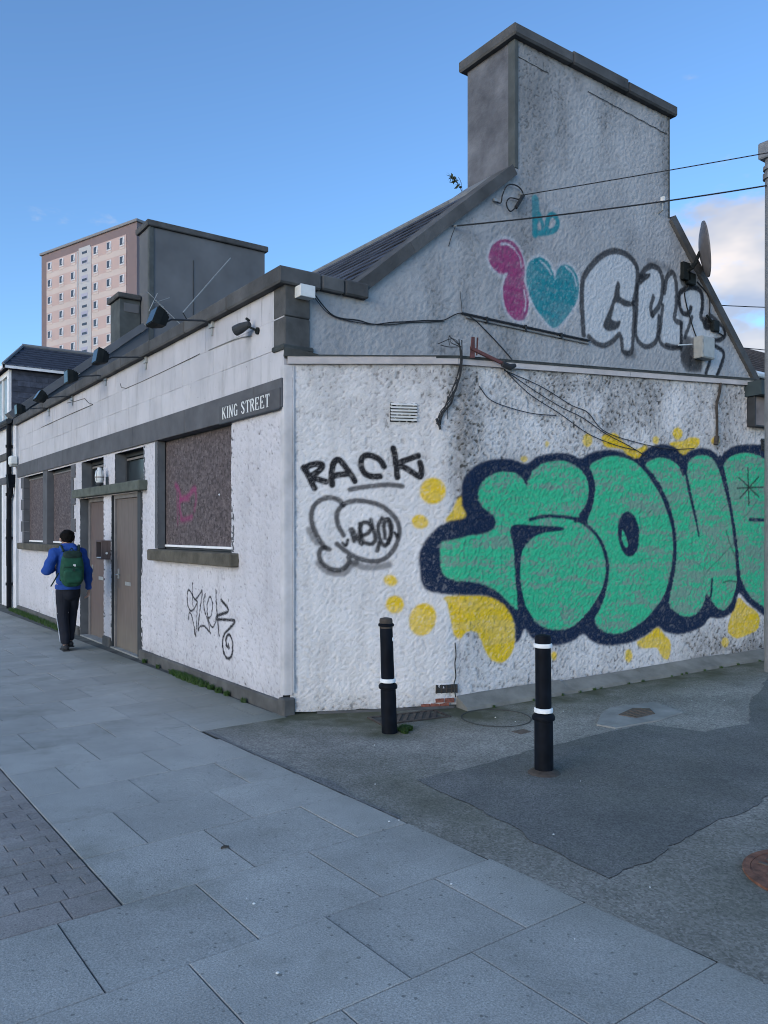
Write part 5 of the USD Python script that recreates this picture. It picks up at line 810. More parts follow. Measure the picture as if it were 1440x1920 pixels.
mb = thing("meter_box", "pale grey meter box low on the gable under the dish", "meter box", loc=(6.42, 0, 4.08)); part(mb, "case", cbx(0, .30, -.14, 0, 0, .30, .008), "plastic_grey"); part(mb, "door", cbx(.015, .285, -.147, -.141, .015, .285, .003), "plastic_grey"); part(mb, "hinge", cat(bx(.004, .014, -.15, -.14, .06, .10), bx(.004, .014, -.15, -.14, .2, .24)), "galv"); part(mb, "lever", tube([(-.42, -.05, .12), (-.12, -.06, .17)], .008, 5), "plastic_white")
gl = thing("roof_debris", "broken felt and flashing scraps lying at the foot of the gable", "debris")
for k in range(9):
    x = 3.55 + k * .36 + rnd.uniform(-.1, .1); l = rnd.uniform(.15, .34); h = rnd.uniform(.03, .11)
    part(gl, "scrap", hull([(x + rnd.uniform(-.02, l), -.02 - rnd.uniform(0, .10), 3.52 + rnd.uniform(0, h) + .01 * k * .3) for _ in range(9)]), "felt" if k % 3 else "plastic_grey")
part(gl, "slat_block", cat(*[bx(5.55 + k * .05, 5.585 + k * .05, -.06, -.02, 3.56, 3.68) for k in range(5)], bx(5.54, 5.80, -.05, -.03, 3.58, 3.61)), "plastic_grey")
# bracket with wires at the bend of the side wall
br = thing("angle_bracket", "rusty red angle iron bracket above the bend of the side wall", "bracket")
part(br, "upright", hull([B3(t, z, o) for t, z in ((.115, 3.33), (.165, 3.33), (.165, 3.53), (.135, 3.53)) for o in (.06, .075)]), "rust_dull"); part(br, "arm", hull([B3(.12, 3.405, .06), B3(.12, 3.437, .06), B3(.50, 3.29, .07), B3(.50, 3.318, .07), B3(.12, 3.405, .085), B3(.12, 3.437, .085), B3(.50, 3.29, .095), B3(.50, 3.318, .095)]), "rust_dull"); part(br, "strut", tube([B3(.20, 3.53, .07), B3(.19, 3.36, .07)], .008, 5), "rust_dull")
part(br, "insulator", tube([B3(.47, 3.30, .10), B3(.56, 3.275, .10), B3(.62, 3.30, .10)], [.028, .032, .02], 8), "cable")
wb = thing("wire_bundle", "bunch of loose black wires hanging down at the bend of the wall", "cable")
for k in range(7):
    j = lambda s: rnd.uniform(-s, s); part(wb, "wire", tube(spline([A3(LA + .02 + j(.03), 3.42 + j(.08), .06), A3(LA + .04 + j(.01), 3.30, .055), A3(LA + .02 + j(.02), 3.15, .03), A3(LA - .02 + j(.03), 3.02, .03), A3(LA - .08 + j(.03), 2.90 + j(.02), .03), A3(LA - .14 + j(.02), 2.78 + j(.03), .03), A3(LA - .17 + j(.03), 2.70 + j(.03), .03)]), .0055, 5), "cable")
for k in range(5):
    j = lambda s: rnd.uniform(-s, s); part(wb, "wire", tube(spline([A3(LA + .03, 3.42, .07), A3(LA - .06 + j(.03), 3.46 + j(.05), .08), A3(LA - .14 + j(.06), 3.50 + j(.08), .08)]), .004, 4), "cable")
part(wb, "wire", tube(spline([A3(LA - .09, 2.96, .02), A3(LA - .088, 2.85, .02), A3(LA - .09, 2.74, .02)]), .004, 4), "cable")
part(wb, "knot", tube(spline([A3(LA - .15, 2.76, .03), A3(LA - .18, 2.70, .04), A3(LA - .20, 2.74, .03), A3(LA - .17, 2.68, .03), A3(LA - .16, 2.64, .03)]), .012, 5), "cable")
sw = thing("slack_wires", "slack thin wires drooping along the roughcast from the bracket to the right", "cable")
for P_ in ([(.55, 3.27), (.75, 3.12), (.922, 3.02), (1.25, 2.88), (1.621, 2.70), (2.0, 2.60), (2.3, 2.56)], [(.6, 3.24), (.9, 3.10), (1.264, 2.95), (1.55, 2.86), (1.85, 2.72), (2.2, 2.60), (2.45, 2.50)], [(.55, 3.26), (1.0, 3.14), (1.4, 2.98), (1.62, 2.92), (1.9, 2.72), (2.7, 2.60), (3.2, 2.62)], [(.25, 3.08), (.38, 2.96), (.6, 2.90), (.9, 2.86), (1.2, 2.86)]):
    part(sw, "wire", tube(spline([B3(t, z, .018) for t, z in P_]), .0048, 5), "cable")
dp = thing("wall_conduit", "short dark conduit running down the roughcast at the right", "conduit")
part(dp, "pipe", tube(spline([B3(3.62, 3.40, .03), B3(3.60, 3.28, .03), B3(3.555, 3.14, .03), B3(3.56, 2.95, .03), B3(3.56, 2.77, .03)]), .017, 6), "drain_iron"); part(dp, "end", tube([B3(3.56, 2.78, .03), B3(3.54, 2.68, .03)], .028, 8), "drain_iron")
px = thing("wall_panel", "grey sheet metal panel under a dark eave on the far right of the wall", "panel")
part(px, "panel", hull([B3(t, z, o) for t in (4.13, 5.2) for z in (2.94, 3.275) for o in (.0, .10)]), "panel_grey"); part(px, "edge", hull([B3(t, z, o) for t in (4.115, 5.21) for z in (2.925, 2.938) for o in (.0, .11)]), "frame_dark"); part(px, "edge", hull([B3(t, z, o) for t in (4.115, 4.128) for z in (2.938, 3.275) for o in (.0, .11)]), "frame_dark")
part(px, "eave", hull([B3(t, z, o) for t in (4.08, 6.1) for z in (3.28, 3.45) for o in (-.1, .22)]), "soffit_teal")
lv = thing("louvre_vent", "dark louvred vent at the right end of the side wall", "vent")
part(lv, "frame", hull([B3(t, z, o) for t in (4.37, 4.75) for z in (2.655, 2.80) for o in (-.01, .006)]), "frame_dark")
for k in range(4): part(lv, "slat", hull([B3(t, 2.665 + k * .034 + dz, o) for t in (4.375, 4.745) for dz, o in ((0, .03), (.006, .032), (.018, .006))]), "soffit_teal")
# ---------------------------------------------------------------- neighbours on the street
nh = thing("end_house", "dark rendered house beyond the pub with a broad chimney and a slated dormer", "house")
part(nh, "gable_wall", xform(prism([(0.02, 2.9), (8.4, 2.9), (8.4, 3.9), (4.42, 7.72), (0.02, 4.16)], .3), (1, 0, 0), (0, 0, 1), (0, 1, 0), (0, 12.02, 0)), "render_dark")
for (a, b), (c, d) in zip([(-.06, 4.10), (.9, 4.88), (1.85, 5.66)], [(.898, 4.88), (1.848, 5.66), (2.84, 6.46)]):
    nn = np.array([-(d - b), c - a]) / math.hypot(c - a, d - b) * .15; part(nh, "skew_stone", xform(prism([(a, b), (c, d), (c + nn[0], d + nn[1]), (a + nn[0], b + nn[1])], .4), (1, 0, 0), (0, 0, 1), (0, 1, 0), (0, 11.96, 0)), "render_dark")
part(nh, "chimney", cbx(2.915, 5.95, 12.0, 12.72, 5.9, 8.90, .01), "render_dark"); part(nh, "chimney_cap", cbx(2.84, 6.02, 11.93, 12.80, 8.90, 9.045, .02), "coping_stone")
part(nh, "chimney_strip", cbx(2.905, 3.02, 11.985, 12.1, 5.9, 8.898, .006), "cement_dark")
part(nh, "chimney_joint", tube([(4.0, 11.995, 6.6), (4.0, 11.995, 8.3)], .008, 4), "joint")
part(nh, "small_chimney", cbx(2.40, 2.90, 12.60, 13.32, 5.6, 7.26, .01), "cement_dark"); part(nh, "small_chimney_cap", cbx(2.33, 2.90, 12.52, 13.40, 7.26, 7.385, .02), "coping_stone"); part(nh, "small_chimney_panel", cbx(2.5, 2.86, 12.588, 12.6, 6.95, 7.16, .004), "render_dark")
part(nh, "roof", hull([(-.1, 12.3, 4.05), (4.42, 12.3, 7.60), (8.5, 12.3, 4.0), (-.1, 24, 4.05), (4.42, 24, 7.60), (8.5, 24, 4.0)]), "slate")
part(nh, "front_wall", bx(.0, .3, 11.98, 24, -.3, 4.05), "neigh_white"); part(nh, "wall_band", cbx(-.035, .0, 12.72, 24, 3.28, 3.44, .008), "stone_dark"); part(nh, "lintel", cbx(-.035, .0, 12.72, 24, 2.74, 2.90, .008), "stone_band")
part(nh, "doorway", bx(-.012, .0, 13.42, 14.6, 0, 2.74), "frame_dark"); part(nh, "door_frame", cat(cbx(-.03, .0, 13.30, 13.42, 0, 2.74, .005)), "white_trim"); part(nh, "gutter", tube([(-.12, 12.1, 4.06), (-.12, 24, 4.06)], .06, 8), "frame_dark")
part(nh, "small_frame", cat(bx(-.02, 0, 12.78, 12.80, .9, 1.95), bx(-.02, 0, 12.96, 12.98, .9, 1.95), bx(-.02, 0, 12.80, 12.96, 1.93, 1.95)), "frame_grey")
# dormer
part(nh, "dormer_cheek", bx(.08, 2.6, 12.90, 12.96, 4.0, 5.34), "slate"); part(nh, "dormer_cheek", bx(.08, 2.6, 14.66, 14.72, 4.0, 5.34), "slate"); part(nh, "dormer_front", bx(.10, .16, 12.97, 14.65, 4.0, 5.34), "slate")
for k in range(10):
    z = 4.05 + k * .13; part(nh, "cheek_slates", cat(*[hull([(x, 12.90 - o, zz) for x, o, zz in ((.08 + i * .26 + (.13 if k % 2 else 0), .012, z), (.08 + i * .26 + (.13 if k % 2 else 0) + .255, .012, z), (.08 + i * .26 + (.13 if k % 2 else 0), .003, z + .14), (.08 + i * .26 + (.13 if k % 2 else 0) + .255, .003, z + .14), (.08 + i * .26 + (.13 if k % 2 else 0), 0, z), (.08 + i * .26 + (.13 if k % 2 else 0) + .255, 0, z))]) for i in range(9)]), "slate", kind="stuff")
wn = path_for(nh, "dormer_window"); tag(usdkit.mesh(stage, wn, bx(.07, .10, 13.10, 14.5, 4.25, 5.2), M["glass_pale"]), "dormer window in a white frame")
part(wn, "frame", cat(cbx(.02, .10, 12.92, 13.10, 4.05, 5.32, .008), cbx(.02, .10, 14.5, 14.7, 4.05, 5.32, .008), cbx(.02, .10, 13.10, 14.5, 5.2, 5.32, .008), cbx(.02, .10, 13.1, 14.5, 4.05, 4.2, .008), cbx(.04, .10, 13.76, 13.82, 4.2, 5.2, .006)), "white_trim")
part(nh, "dormer_eaves", cat(bx(-.12, 2.9, 12.76, 12.80, 5.32, 5.40), bx(-.12, -.08, 12.76, 14.86, 5.32, 5.40), bx(-.12, 2.9, 14.82, 14.86, 5.32, 5.40)), "white_trim")
def hip(z):  # a course ring of the hipped roof at height z: apex ridge (.50..3, 13.81, 6.06)
    s = (z - 5.38) / (6.06 - 5.38); return (-.12 + .62 * s, 12.76 + 1.05 * s, 14.86 - 1.05 * s)
part(nh, "dormer_roof", hull([(-.12, 12.76, 5.38), (-.12, 14.86, 5.38), (3.4, 12.76, 5.38), (3.4, 14.86, 5.38), (.5, 13.81, 6.05), (3.4, 13.81, 6.05)]), "slate")
cs_ = []
for k in range(9):
    za, zb = 5.38 + k * .075, 5.38 + (k + 1) * .075; xa, ya, _ = hip(za); xb, yb, _ = hip(min(zb, 6.05))
    for i in range(12):
        x0 = xa + i * .26 + (.13 if k % 2 else 0); cs_.append(hull([(x0, ya - .012, za + .012), (x0 + .254, ya - .012, za + .012), (x0, yb - .004, zb + .006), (x0 + .254, yb - .004, zb + .006), (x0, ya, za), (x0 + .254, ya, za)]))
part(nh, "dormer_slates", cat(*cs_), "slate", kind="stuff"); part(nh, "dormer_ridge", tube([(.48, 13.81, 6.08), (3.2, 13.81, 6.08)], .05, 8), "lead"); part(nh, "dormer_hip", tube([(-.12, 12.76, 5.40), (.5, 13.81, 6.08)], .035, 6), "lead")
dpz = thing("drainpipe", "black cast iron drainpipe between the pub and the next house", "drainpipe", loc=(-.07, 12.35, 0))
part(dpz, "pipe", tube([(0, 0, .0), (0, 0, 2.6), (0, 0, 4.05)], .055, 10), "black_iron", smooth=40); part(dpz, "hopper", hull([(s * .09, t * .11, 3.0) for s in (-1, 1) for t in (-1, 1)] + [(s * .05, t * .06, 2.72) for s in (-1, 1) for t in (-1, 1)]).apply_translation((0, -.22, -.1)), "black_iron"); part(dpz, "branch", tube([(0, -.22, 2.66), (0, -.18, 2.5), (0, 0, 2.36)], .045, 8), "black_iron")
for z in (.5, 1.5, 2.45, 3.5): part(dpz, "collar", lathe([(.056, 0), (.072, 0), (.072, .06), (.056, .06)], 12, (0, 0, z)), "black_iron")
al = thing("alarm_box", "pale weathered box at the far end of the parapet above the hopper", "alarm box", loc=(-.07, 11.9, 3.12)); part(al, "case", cbx(-.08, .07, -.13, .13, -.02, .16, .02), "plastic_white"); part(al, "base", cbx(-.06, .07, -.10, .10, -.06, -.02, .01), "plastic_grey")
ta = thing("tv_aerial", "tangled television aerial on a leaning rod before the broad grey chimney", "aerial")
def W(x, z, y=11.7): return (x, y, z)
part(ta, "mast", tube([W(3.62, 6.9), W(4.85, 8.45)], .016, 6), "galv"); part(ta, "mast_foot", tube([W(3.62, 6.9), W(3.75, 6.70), W(3.7, 6.3), W(3.6, 6.0, 11.9)], .014, 6), "cable"); part(ta, "boom", tube([W(2.95, 7.08), W(3.9, 6.35)], .012, 5), "galv")
for k in range(11):
    t = k / 10; c = np.array(W(2.95 + .95 * t, 7.08 - .73 * t)); part(ta, "element", tube([tuple(c + [-.05, -.2, -.07]), tuple(c + [.05, .2, .07])], .007, 4), "galv")
for a, b in (((2.75, 7.25), (3.15, 6.95)), ((2.8, 6.8), (3.0, 7.25)), ((2.9, 7.0), (3.3, 7.2))): part(ta, "reflector_rod", tube([W(*a), W(*b)], .009, 4), "galv")
# house behind on the right
bh = thing("background_house", "low house with a brown tiled roof behind the right end of the gable", "house")
ox, oy = 11.5, 2.2
part(bh, "wall", bx(ox, ox + 9, oy, oy + 6, -.3, 4.75), "house_wall"); part(bh, "roof", hull([(ox - .3, oy - .35, 4.72), (ox + 9.3, oy - .35, 4.72), (ox - .3, oy + 6.3, 4.72), (ox + 9.3, oy + 6.3, 4.72), (ox - .3, oy + 3, 6.62), (ox + 9.3, oy + 3, 6.62)]), "roof_tile_brown")
tl = []
for k in range(14):
    t = k / 14; y0, z0 = oy - .35 + 3.35 * t, 4.72 + 1.9 * t; tl.append(bx(ox - .3, ox + 9.3, y0 - .01, y0 + .03, z0 + .005, z0 + .035))
part(bh, "tile_courses", cat(*tl), "roof_tile_brown", kind="stuff"); part(bh, "gutter", tube([(ox - .3, oy - .42, 4.72), (ox + 9.3, oy - .42, 4.72)], .06, 8), "white_trim"); part(bh, "window", bx(ox + 2, ox + 3.2, oy - .01, oy, 2.6, 3.8), "win_glass")
# tower block
TL, TR = np.array([25.664, 127.814]), np.array([33.40, 105.0]); td = (TR - TL) / np.linalg.norm(TR - TL); tn = np.array([td[1], -td[0]])
if tn @ (EYE[:2] - TL) < 0: tn = -tn
TW = float(np.linalg.norm(TR - TL))
def T(m): return xform(m, (*td, 0), (*tn, 0), (0, 0, 1), (*TL, 0))
tb = thing("tower_block", "tall tower block with pink and cream bands of small windows", "tower block")
part(tb, "body", T(bx(0, TW, -16, 0, 0, 45.6)), "tower_purple"); part(tb, "roof_edge", T(cbx(-.25, TW + .25, -16.25, .25, 45.6, 46.0, .05)), "tower_roof")
part(tb, "roof_house", T(bx(8, 15, -11, -5, 46, 46.6)), "tower_roof")
for k in range(16):
    z = 44.3 - 2.7 * k
    part(tb, "pink_band", T(bx(1.5, 21.7, 0, .06, z - 1.85, z)), "tower_pink"); part(tb, "cream_band", T(bx(1.5, 21.7, 0, .055, z - 2.7, z - 1.85)), "tower_cream")
    if k > 9: continue
    for c in (2.43, 5.62, 8.71, 14.49, 17.71, 20.80):
        zc = 43.42 - 2.7 * k; w_ = path_for(tb, "window"); usdkit.mesh(stage, w_, T(bx(c - .55, c + .55, .06, .10, zc - .62, zc + .68)), M["win_white"])
        part(w_, "pane", T(bx(c - .46, c + .20, .10, .125, zc - .42, zc + .58)), "win_glass"); part(w_, "sash", T(hull([(c + .2, .10, zc + .58), (c + .5, .10, zc + .58), (c + .5, .10, zc - .42), (c + .2, .10, zc - .3), (c + .2, .2, zc - .3), (c + .5, .2, zc - .42)])), "win_white"); part(w_, "apron", T(bx(c - .62, c + .62, .06, .09, zc - 1.05, zc - .73)), "tower_cream")
    part(tb, "stair_panel", T(bx(10.2, 13.1, .06, .09, 43.3 - 2.7 * k - 1.35, 43.3 - 2.7 * k + 1.33)), "tower_trim"); part(tb, "lilac_panel", T(bx(10.9, 12.5, .09, .11, 42.55 - 2.7 * k - .45, 42.55 - 2.7 * k + .45)), "tower_lilac")
    for dz in (.55, -.85): part(tb, "stair_window", T(bx(11.1, 12.3, .09, .12, 43.2 - 2.7 * k + dz - .18, 43.2 - 2.7 * k + dz + .18)), "win_glass")
for x in (9.9, 13.3): part(tb, "mullion_strip", T(bx(x - .12, x + .12, .06, .14, 2, 44.3)), "tower_trim")

# ---------------------------------------------------------------- bollards
BO = thing("bollard", "left black bollard with one white band, leaning in front of the side wall", "bollard", "bollards by the side wall", loc=(.409, -1.075, 0))
lean = lambda m, k: xform(m, (1, 0, 0), (0, 1, 0), (k[0], k[1], 1), (0, 0, 0))
def bollard(root, k, two):
    f = lambda m: lean(m, k)
    part(root, "sleeve", f(lathe([(.066, -.2), (.066, .0), (.064, .392), (0, .392)], 26)), "black_iron", smooth=40)
    part(root, "collar", f(lathe([(.064, .365), (.078, .37), (.080, .39), (.072, .405), (.058, .412)], 26)), "black_iron", smooth=40)
    part(root, "shaft", f(lathe([(.056, .39), (.054, .88), (0, .88)], 26)), "black_iron", smooth=40)
    part(root, "band", f(lathe([(.055, .418), (.064, .421), (.066, .434), (.064, .448), (.055, .452)], 26)), "bollard_band", smooth=40)
    if two: part(root, "band", f(lathe([(.054, .868), (.063, .871), (.065, .883), (.063, .896), (.054, .899)], 26)), "bollard_band", smooth=40)
    else: part(root, "collar", f(lathe([(.054, .885), (.066, .888), (.067, .905), (.058, .912)], 26)), "black_iron", smooth=40)
    part(root, "cap", f(lathe([(.055, .87), (.056, .935), (.050, .952), (.02, .960), (0, .961)], 26)), "black_iron" if two else "drain_iron", smooth=40)
    if not two: part(root, "paint_spot", f(trimesh.creation.icosphere(1, .012).apply_scale((1, .5, 1.4)).apply_translation((.03, -.046, .78))), "bollard_band")
bollard(BO, (-.026, .018), False)
B2 = thing("bollard", "right black bollard with two white bands, standing on the dark tarmac patch", "bollard", "bollards by the side wall", loc=(.625, -2.60, .004)); bollard(B2, (-.008, .004), True)
part(B2, "collar_dirt", lathe([(.066, -.01), (.12, -.005), (.10, .012), (.066, .026)], 16), "drain_iron")

# ---------------------------------------------------------------- person walking away
def chain_mesh(bones, edge=.016, it=8):
    tot = None
    for (a, ra), (b, rb) in bones:
        h = m3.Manifold.batch_hull([m3.Manifold.sphere(ra, 18).translate(a), m3.Manifold.sphere(rb, 18).translate(b)]); tot = h if tot is None else tot + h
    tot = tot.refine_to_length(edge); mm = tot.to_mesh(); t = trimesh.Trimesh(mm.vert_properties[:, :3], mm.tri_verts, process=True)
    trimesh.smoothing.filter_taubin(t, iterations=it); return t
PR = thing("person", "person in a blue hoodie and dark striped trousers walking away beside the doors", "person", loc=(-.60, 5.24, 0.0), rotz=-.06)
b3 = lambda *p: [(p[i], p[i + 1]) for i in range(len(p) - 1)]
hip_l, hip_r = (-.085, 0, .89), (.085, 0, .89); kn_l, kn_r = (-.055, .035, .49), (.075, .14, .50); an_l, an_r = (-.035, -.02, .09), (.035, .05, .14)
sh_l, sh_r = (-.175, .0, 1.37), (.175, .0, 1.37); el_l, el_r = (-.285, -.06, 1.13), (.262, -.03, 1.10); wr_l, wr_r = (-.17, .16, 1.14), (.285, .03, .87)
legs = b3((hip_l, .085), (kn_l, .055), (an_l, .038)) + b3((hip_r, .085), (kn_r, .055), (an_r, .038))
torso = b3(((0, 0, .92), .125), ((0, .0, 1.12), .12), ((0, .0, 1.32), .135)) + b3((sh_l, .07), (sh_r, .07)) + b3(((0, .0, 1.36), .075), ((0, .035, 1.50), .055))
arms = b3((sh_l, .06), (el_l, .046), (wr_l, .032)) + b3((sh_r, .06), (el_r, .046), (wr_r, .032))
head = b3(((0, .055, 1.585), .082), ((0, .085, 1.55), .075), ((0, .11, 1.51), .052)) + b3(((0, .155, 1.545), .014), ((0, .15, 1.575), .010)) + b3(((-.085, .05, 1.57), .018), ((-.085, .055, 1.545), .014)) + b3(((.085, .05, 1.57), .018), ((.085, .055, 1.545), .014))
def hand(w, d, side, curl):
    w = np.array(w); d = np.array(d, float); d /= np.linalg.norm(d); sd = np.array(side, float); sd -= d * (sd @ d); sd /= np.linalg.norm(sd); pn = np.cross(d, sd); out = []
    for i, l in zip((-1.5, -.5, .5, 1.5), (.058, .072, .076, .062)):
        k = w + d * .085 + sd * i * .019; out += b3((tuple(w + d * .02 + sd * i * .012), .016), (tuple(k), .0115), (tuple(k + d * l * .55 + pn * curl * l * .3), .0095), (tuple(k + d * l * .75 + pn * curl * l * .8), .008))
    t0 = w + d * .03 + sd * .03; out += b3((tuple(t0), .013), (tuple(t0 + sd * .028 + d * .03), .011), (tuple(t0 + sd * .03 + d * .06 + pn * curl * .012), .009)); return out
body = legs + torso + arms + head + hand(wr_r, (.05, .03, -1), (0, 1, 0), -1) + hand(wr_l, (.6, .8, .1), (0, -.1, 1), 1)
feet = b3(((an_l[0], an_l[1] - .03, .04), .035), ((an_l[0], an_l[1] + .13, .035), .03)) + b3(((an_r[0], an_r[1] - .02, .10), .035), ((an_r[0], an_r[1] + .13, .055), .03))
part(PR, "body", chain_mesh(body + feet, .012, 4), "skin", smooth=True)
hd_ = b3(((0, 0, 1.0), .160), ((0, -.005, 1.14), .155), ((0, -.01, 1.29), .150)) + b3((sh_l, .078), (sh_r, .078)) + b3((sh_l, .080), (el_l, .070), (tuple(np.array(wr_l) * .96 + np.array(el_l) * .04), .044)) + b3((sh_r, .080), (el_r, .066), (tuple(np.array(wr_r) * .92 + np.array(el_r) * .08), .044)) + b3(((-.05, -.02, 1.44), .075), ((.05, -.02, 1.44), .075)) + b3(((-.06, .03, 1.45), .06), ((.06, .03, 1.45), .06)) + b3(((-.07, -.08, 1.42), .045), ((.07, -.08, 1.42), .045))
hm = chain_mesh(hd_, .016, 6); hv = hm.vertices; hm.vertices = hv + hm.vertex_normals * (.010 * (noise(hv, 14, 3) - .5) + .006 * np.sin(hv[:, 2:] * 46)[:, 0] * (np.abs(hv[:, 0]) > .19))[:, None]
part(PR, "hoodie", hm, "hoodie_blue", smooth=True); part(PR, "hoodie_hem", lathe([(.155, 0), (.170, .012), (.172, .055), (.158, .075)], 22, (0, 0, .862)), "hoodie_blue", smooth=40)
tr_ = b3(((0, 0, .88), .142), ((0, -.005, .82), .138)) + b3(((-.06, -.01, .84), .108), ((-.062, .03, .50), .080), ((-.036, -.015, .13), .062)) + b3(((.06, -.01, .84), .108), ((.070, .13, .50), .080), ((.035, .055, .18), .062))
tm = chain_mesh(tr_, .016, 6); tv = tm.vertices; tm.vertices = tv + tm.vertex_normals * (.009 * (noise(tv, 13, 5) - .5))[:, None]
part(PR, "trousers", tm, "trouser_navy", smooth=True)
part(PR, "stripe", hull([(-.205, -.02, .86), (-.205, .01, .86), (-.150, .02, .50), (-.150, .045, .50), (-.195, -.02, .86), (-.145, .03, .50)]), "stripe_white")
part(PR, "stripe", hull([(-.150, .02, .50), (-.150, .045, .50), (-.106, -.015, .13), (-.106, .005, .13), (-.14, .03, .5), (-.098, -.01, .13)]), "stripe_white")
part(PR, "knee_seam", tube([(-.14, .0, .53), (-.062, -.053, .525), (.01, -.01, .53)], .004, 4), "stripe_white")
for a, dz in ((an_l, 0), (an_r, .045)):
    sh = chain_mesh(b3(((a[0], a[1] - .05, .045 + dz), .042), ((a[0], a[1] + .06, .045 + dz), .044), ((a[0], a[1] + .16, .035 + dz * .5), .034)), .012, 3); s_ = part(PR, "shoe", sh, "shoe_black", smooth=True); part(s_, "sole", hull([(a[0] + sx_ * .045, a[1] + yy, z + dz) for sx_ in (-1, 1) for yy in (-.085, .19) for z in (0, .018)]), "shoe_black")
hr = trimesh.creation.icosphere(3, .100); hr.vertices *= (.93, 1.06, 1.02); hr.vertices += hr.vertex_normals * (.026 * (noise(hr.vertices, 26, 2) - .45))[:, None]; hr = hr.slice_plane([0, .030, -.03], [0, -.80, .60], cap=True); hr.apply_translation((0, .045, 1.605))
part(PR, "hair", hr, "hair", smooth=60)
for s in (-1, 1): part(PR, "eye", trimesh.creation.icosphere(1, .011).apply_translation((s * .032, .150, 1.592)), "stripe_white")
part(PR, "mouth", trimesh.creation.icosphere(1, .012).apply_scale((1.8, .4, .4)).apply_translation((0, .158, 1.515)), "rust_dull")
BG = thing("backpack", "green backpack with a small white emblem worn over the blue hoodie", "backpack", loc=(-.60 + .008, 5.24 - .145, 0.90), rotz=-.06)
def rbox(w, d, h, p=3.0, n=3):
    s = trimesh.creation.icosphere(n, 1.0); v = s.vertices; r = (np.abs(v) ** p).sum(1) ** (-1 / p); s.vertices = v * r[:, None] * [w / 2, d / 2, h / 2]; return s
m = rbox(.31, .17, .50, 3.4, 4); m.vertices[:, 0] *= 1 - .18 * np.clip(m.vertices[:, 2] / .25, 0, 1); m.vertices += m.vertex_normals * (.008 * (noise(m.vertices, 15, 4) - .5))[:, None]; m.apply_translation((0, -.06, .26)); part(BG, "bag", m, "bag_green", smooth=True)
m = rbox(.25, .09, .20, 3.4, 3).apply_translation((0, -.135, .16)); part(BG, "pocket", m, "bag_green", smooth=True); m = rbox(.25, .12, .12, 3, 3).apply_translation((0, -.09, .45)); part(BG, "flap", m, "bag_dark", smooth=True)
part(BG, "emblem", cat(bx(-.012, .022, -.186, -.18, .275, .292), bx(.006, .02, -.186, -.18, .255, .275)).apply_translation((.01, .036, .03)), "stripe_white")
part(BG, "zip", tube([(-.12, -.15, .285), (0, -.165, .29), (.12, -.15, .285)], .005, 4), "bag_dark"); part(BG, "buckle", bx(-.015, .015, -.195, -.18, .23, .27), "bag_dark")
for s in (-1, 1): part(BG, "shoulder_strap", tube(spline([(s * .10, .0, .50), (s * .12, .10, .58), (s * .125, .22, .52), (s * .13, .28, .36), (s * .15, .20, .18), (s * .13, .02, .10)]), .016, 6), "bag_dark")
part(BG, "loose_strap", tube([(-.165, -.0, .20), (-.23, -.03, .09), (-.272, -.04, .02)], .010, 5), "bag_dark"); part(BG, "top_loop", tube(spline([(-.03, -.02, .50), (0, -.03, .545), (.03, -.02, .50)]), .007, 5), "bag_dark")

# ---------------------------------------------------------------- weeds, litter
def tuft(name, label, spots, h, n, spread, mat="grass_blade"):
    vs, fs = [], []
    for (x, y, w) in spots:
        for _ in range(int(n * w)):
            a = rng.uniform(0, 6.28); r = spread * w * math.sqrt(rng.uniform()); bx_, by = x + r * math.cos(a) * .6, y + r * math.sin(a); hh = h * rng.uniform(.4, 1.1) * (.5 + .5 * w); b = rng.uniform(0, 6.28); ln = rng.uniform(.2, .8) * hh; wd = rng.uniform(.0025, .005)
            z = float(rise(bx_, by)); k = len(vs); px_, py = math.cos(b + 1.57) * wd, math.sin(b + 1.57) * wd
            vs += [(bx_ - px_, by - py, z - .004), (bx_ + px_, by + py, z - .004), (bx_ + math.cos(b) * ln * .4 - px_ * .7, by + math.sin(b) * ln * .4 - py * .7, z + hh * .65), (bx_ + math.cos(b) * ln * .4 + px_ * .7, by + math.sin(b) * ln * .4 + py * .7, z + hh * .65), (bx_ + math.cos(b) * ln, by + math.sin(b) * ln, z + hh)]
            fs += [[k, k + 1, k + 3], [k, k + 3, k + 2], [k + 2, k + 3, k + 4]]
    solo(name, trimesh.Trimesh(vs, fs, process=False), mat, label, "grass", kind="stuff")
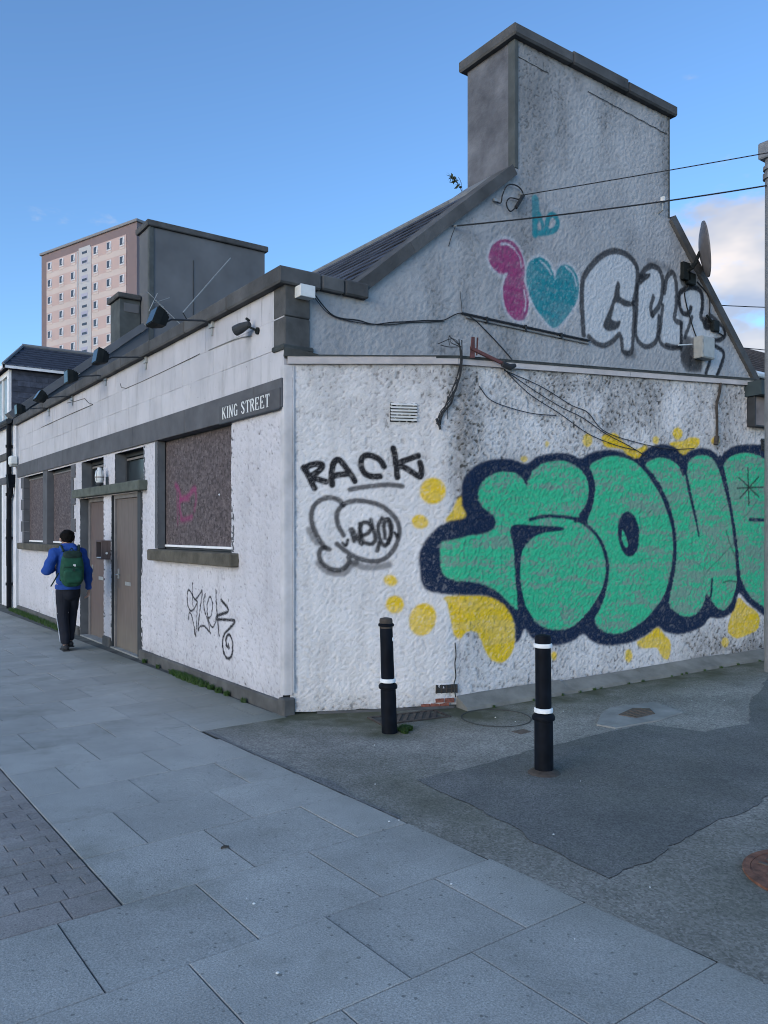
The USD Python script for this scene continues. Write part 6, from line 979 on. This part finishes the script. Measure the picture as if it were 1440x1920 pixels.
tuft("grass", "green grass growing from the joint along the front of the building", [(-.07, y, w) for y, w in ((2.62, .5), (2.45, .8), (2.3, 1.0), (2.15, 1.0), (2.0, 1.0), (1.85, .9), (1.7, .8), (1.5, .5), (1.3, .55), (1.1, .4), (.7, .35), (3.1, .3), (3.6, .35))], .075, 240, .11)
tuft("grass", "far grass strip along the wall beneath the paired window", [(-.09, y, 1.0) for y in np.arange(7.3, 12.0, .25)] , .07, 160, .16)
tuft("grass", "small grass tuft at the foot of the left bollard", [(.53, -1.10, .9), (.58, -1.08, 1.0), (.62, -1.06, .7), (.5, -1.16, .6)], .035, 420, .07)
tuft("grass", "sparse weeds along the foot of the right side wall", [(*(P1 + BD * t + BN * .19), .35) for t in np.cumsum(rng.uniform(.05, .5, 17))], .035, 110, .07)
sp_ = thing("chimney_weed", "small weed sprig sprouting at the foot of the chimney", "plant", loc=(2.90, .84, 5.80))
part(sp_, "stem", cat(tube(spline([(0, 0, 0), (-.05, 0, .07), (-.12, 0, .12), (-.19, 0, .13)]), .005, 4), tube(spline([(0, 0, .02), (-.02, 0, .12), (-.06, 0, .17)]), .004, 4)), "twig")
lv_ = []
for k in range(26):
    t = rng.uniform(.2, 1); c = np.array([-.19 * t + rng.uniform(-.02, .02), rng.uniform(-.03, .03), .13 * math.sin(t * 1.6) + rng.uniform(-.02, .03)]); d = rng.normal(size=3) * .022; e = rng.normal(size=3) * .010; lv_.append(trimesh.Trimesh([c - d, c + e, c + d, c - e], [[0, 1, 2], [0, 2, 3]], process=False))
part(sp_, "leaf", cat(*lv_), "leaf_green", kind="stuff")
lit = []
for _ in range(30):
    x, y = rng.uniform(-2.2, 4.0), rng.uniform(-4.6, -.6)
    s = rng.uniform(.003, .008); lit.append(trimesh.creation.icosphere(1, s).apply_scale((1, .8, .5)).apply_translation((x, y, float(rise(x, y)) + .006)))
solo("grit", cat(*lit), "litter", "scattered pale grit and crumbs on the tarmac and slabs", "grit", kind="stuff")
solo("leaf_scrap", hull([(-1.745, -2.52, 0.003), (-1.69, -2.50, .004), (-1.70, -2.525, .004), (-1.72, -2.50, .012), (-1.74, -2.51, .01)]), "twig", "thin brown leaf scrap lying on a paving slab", "leaf")
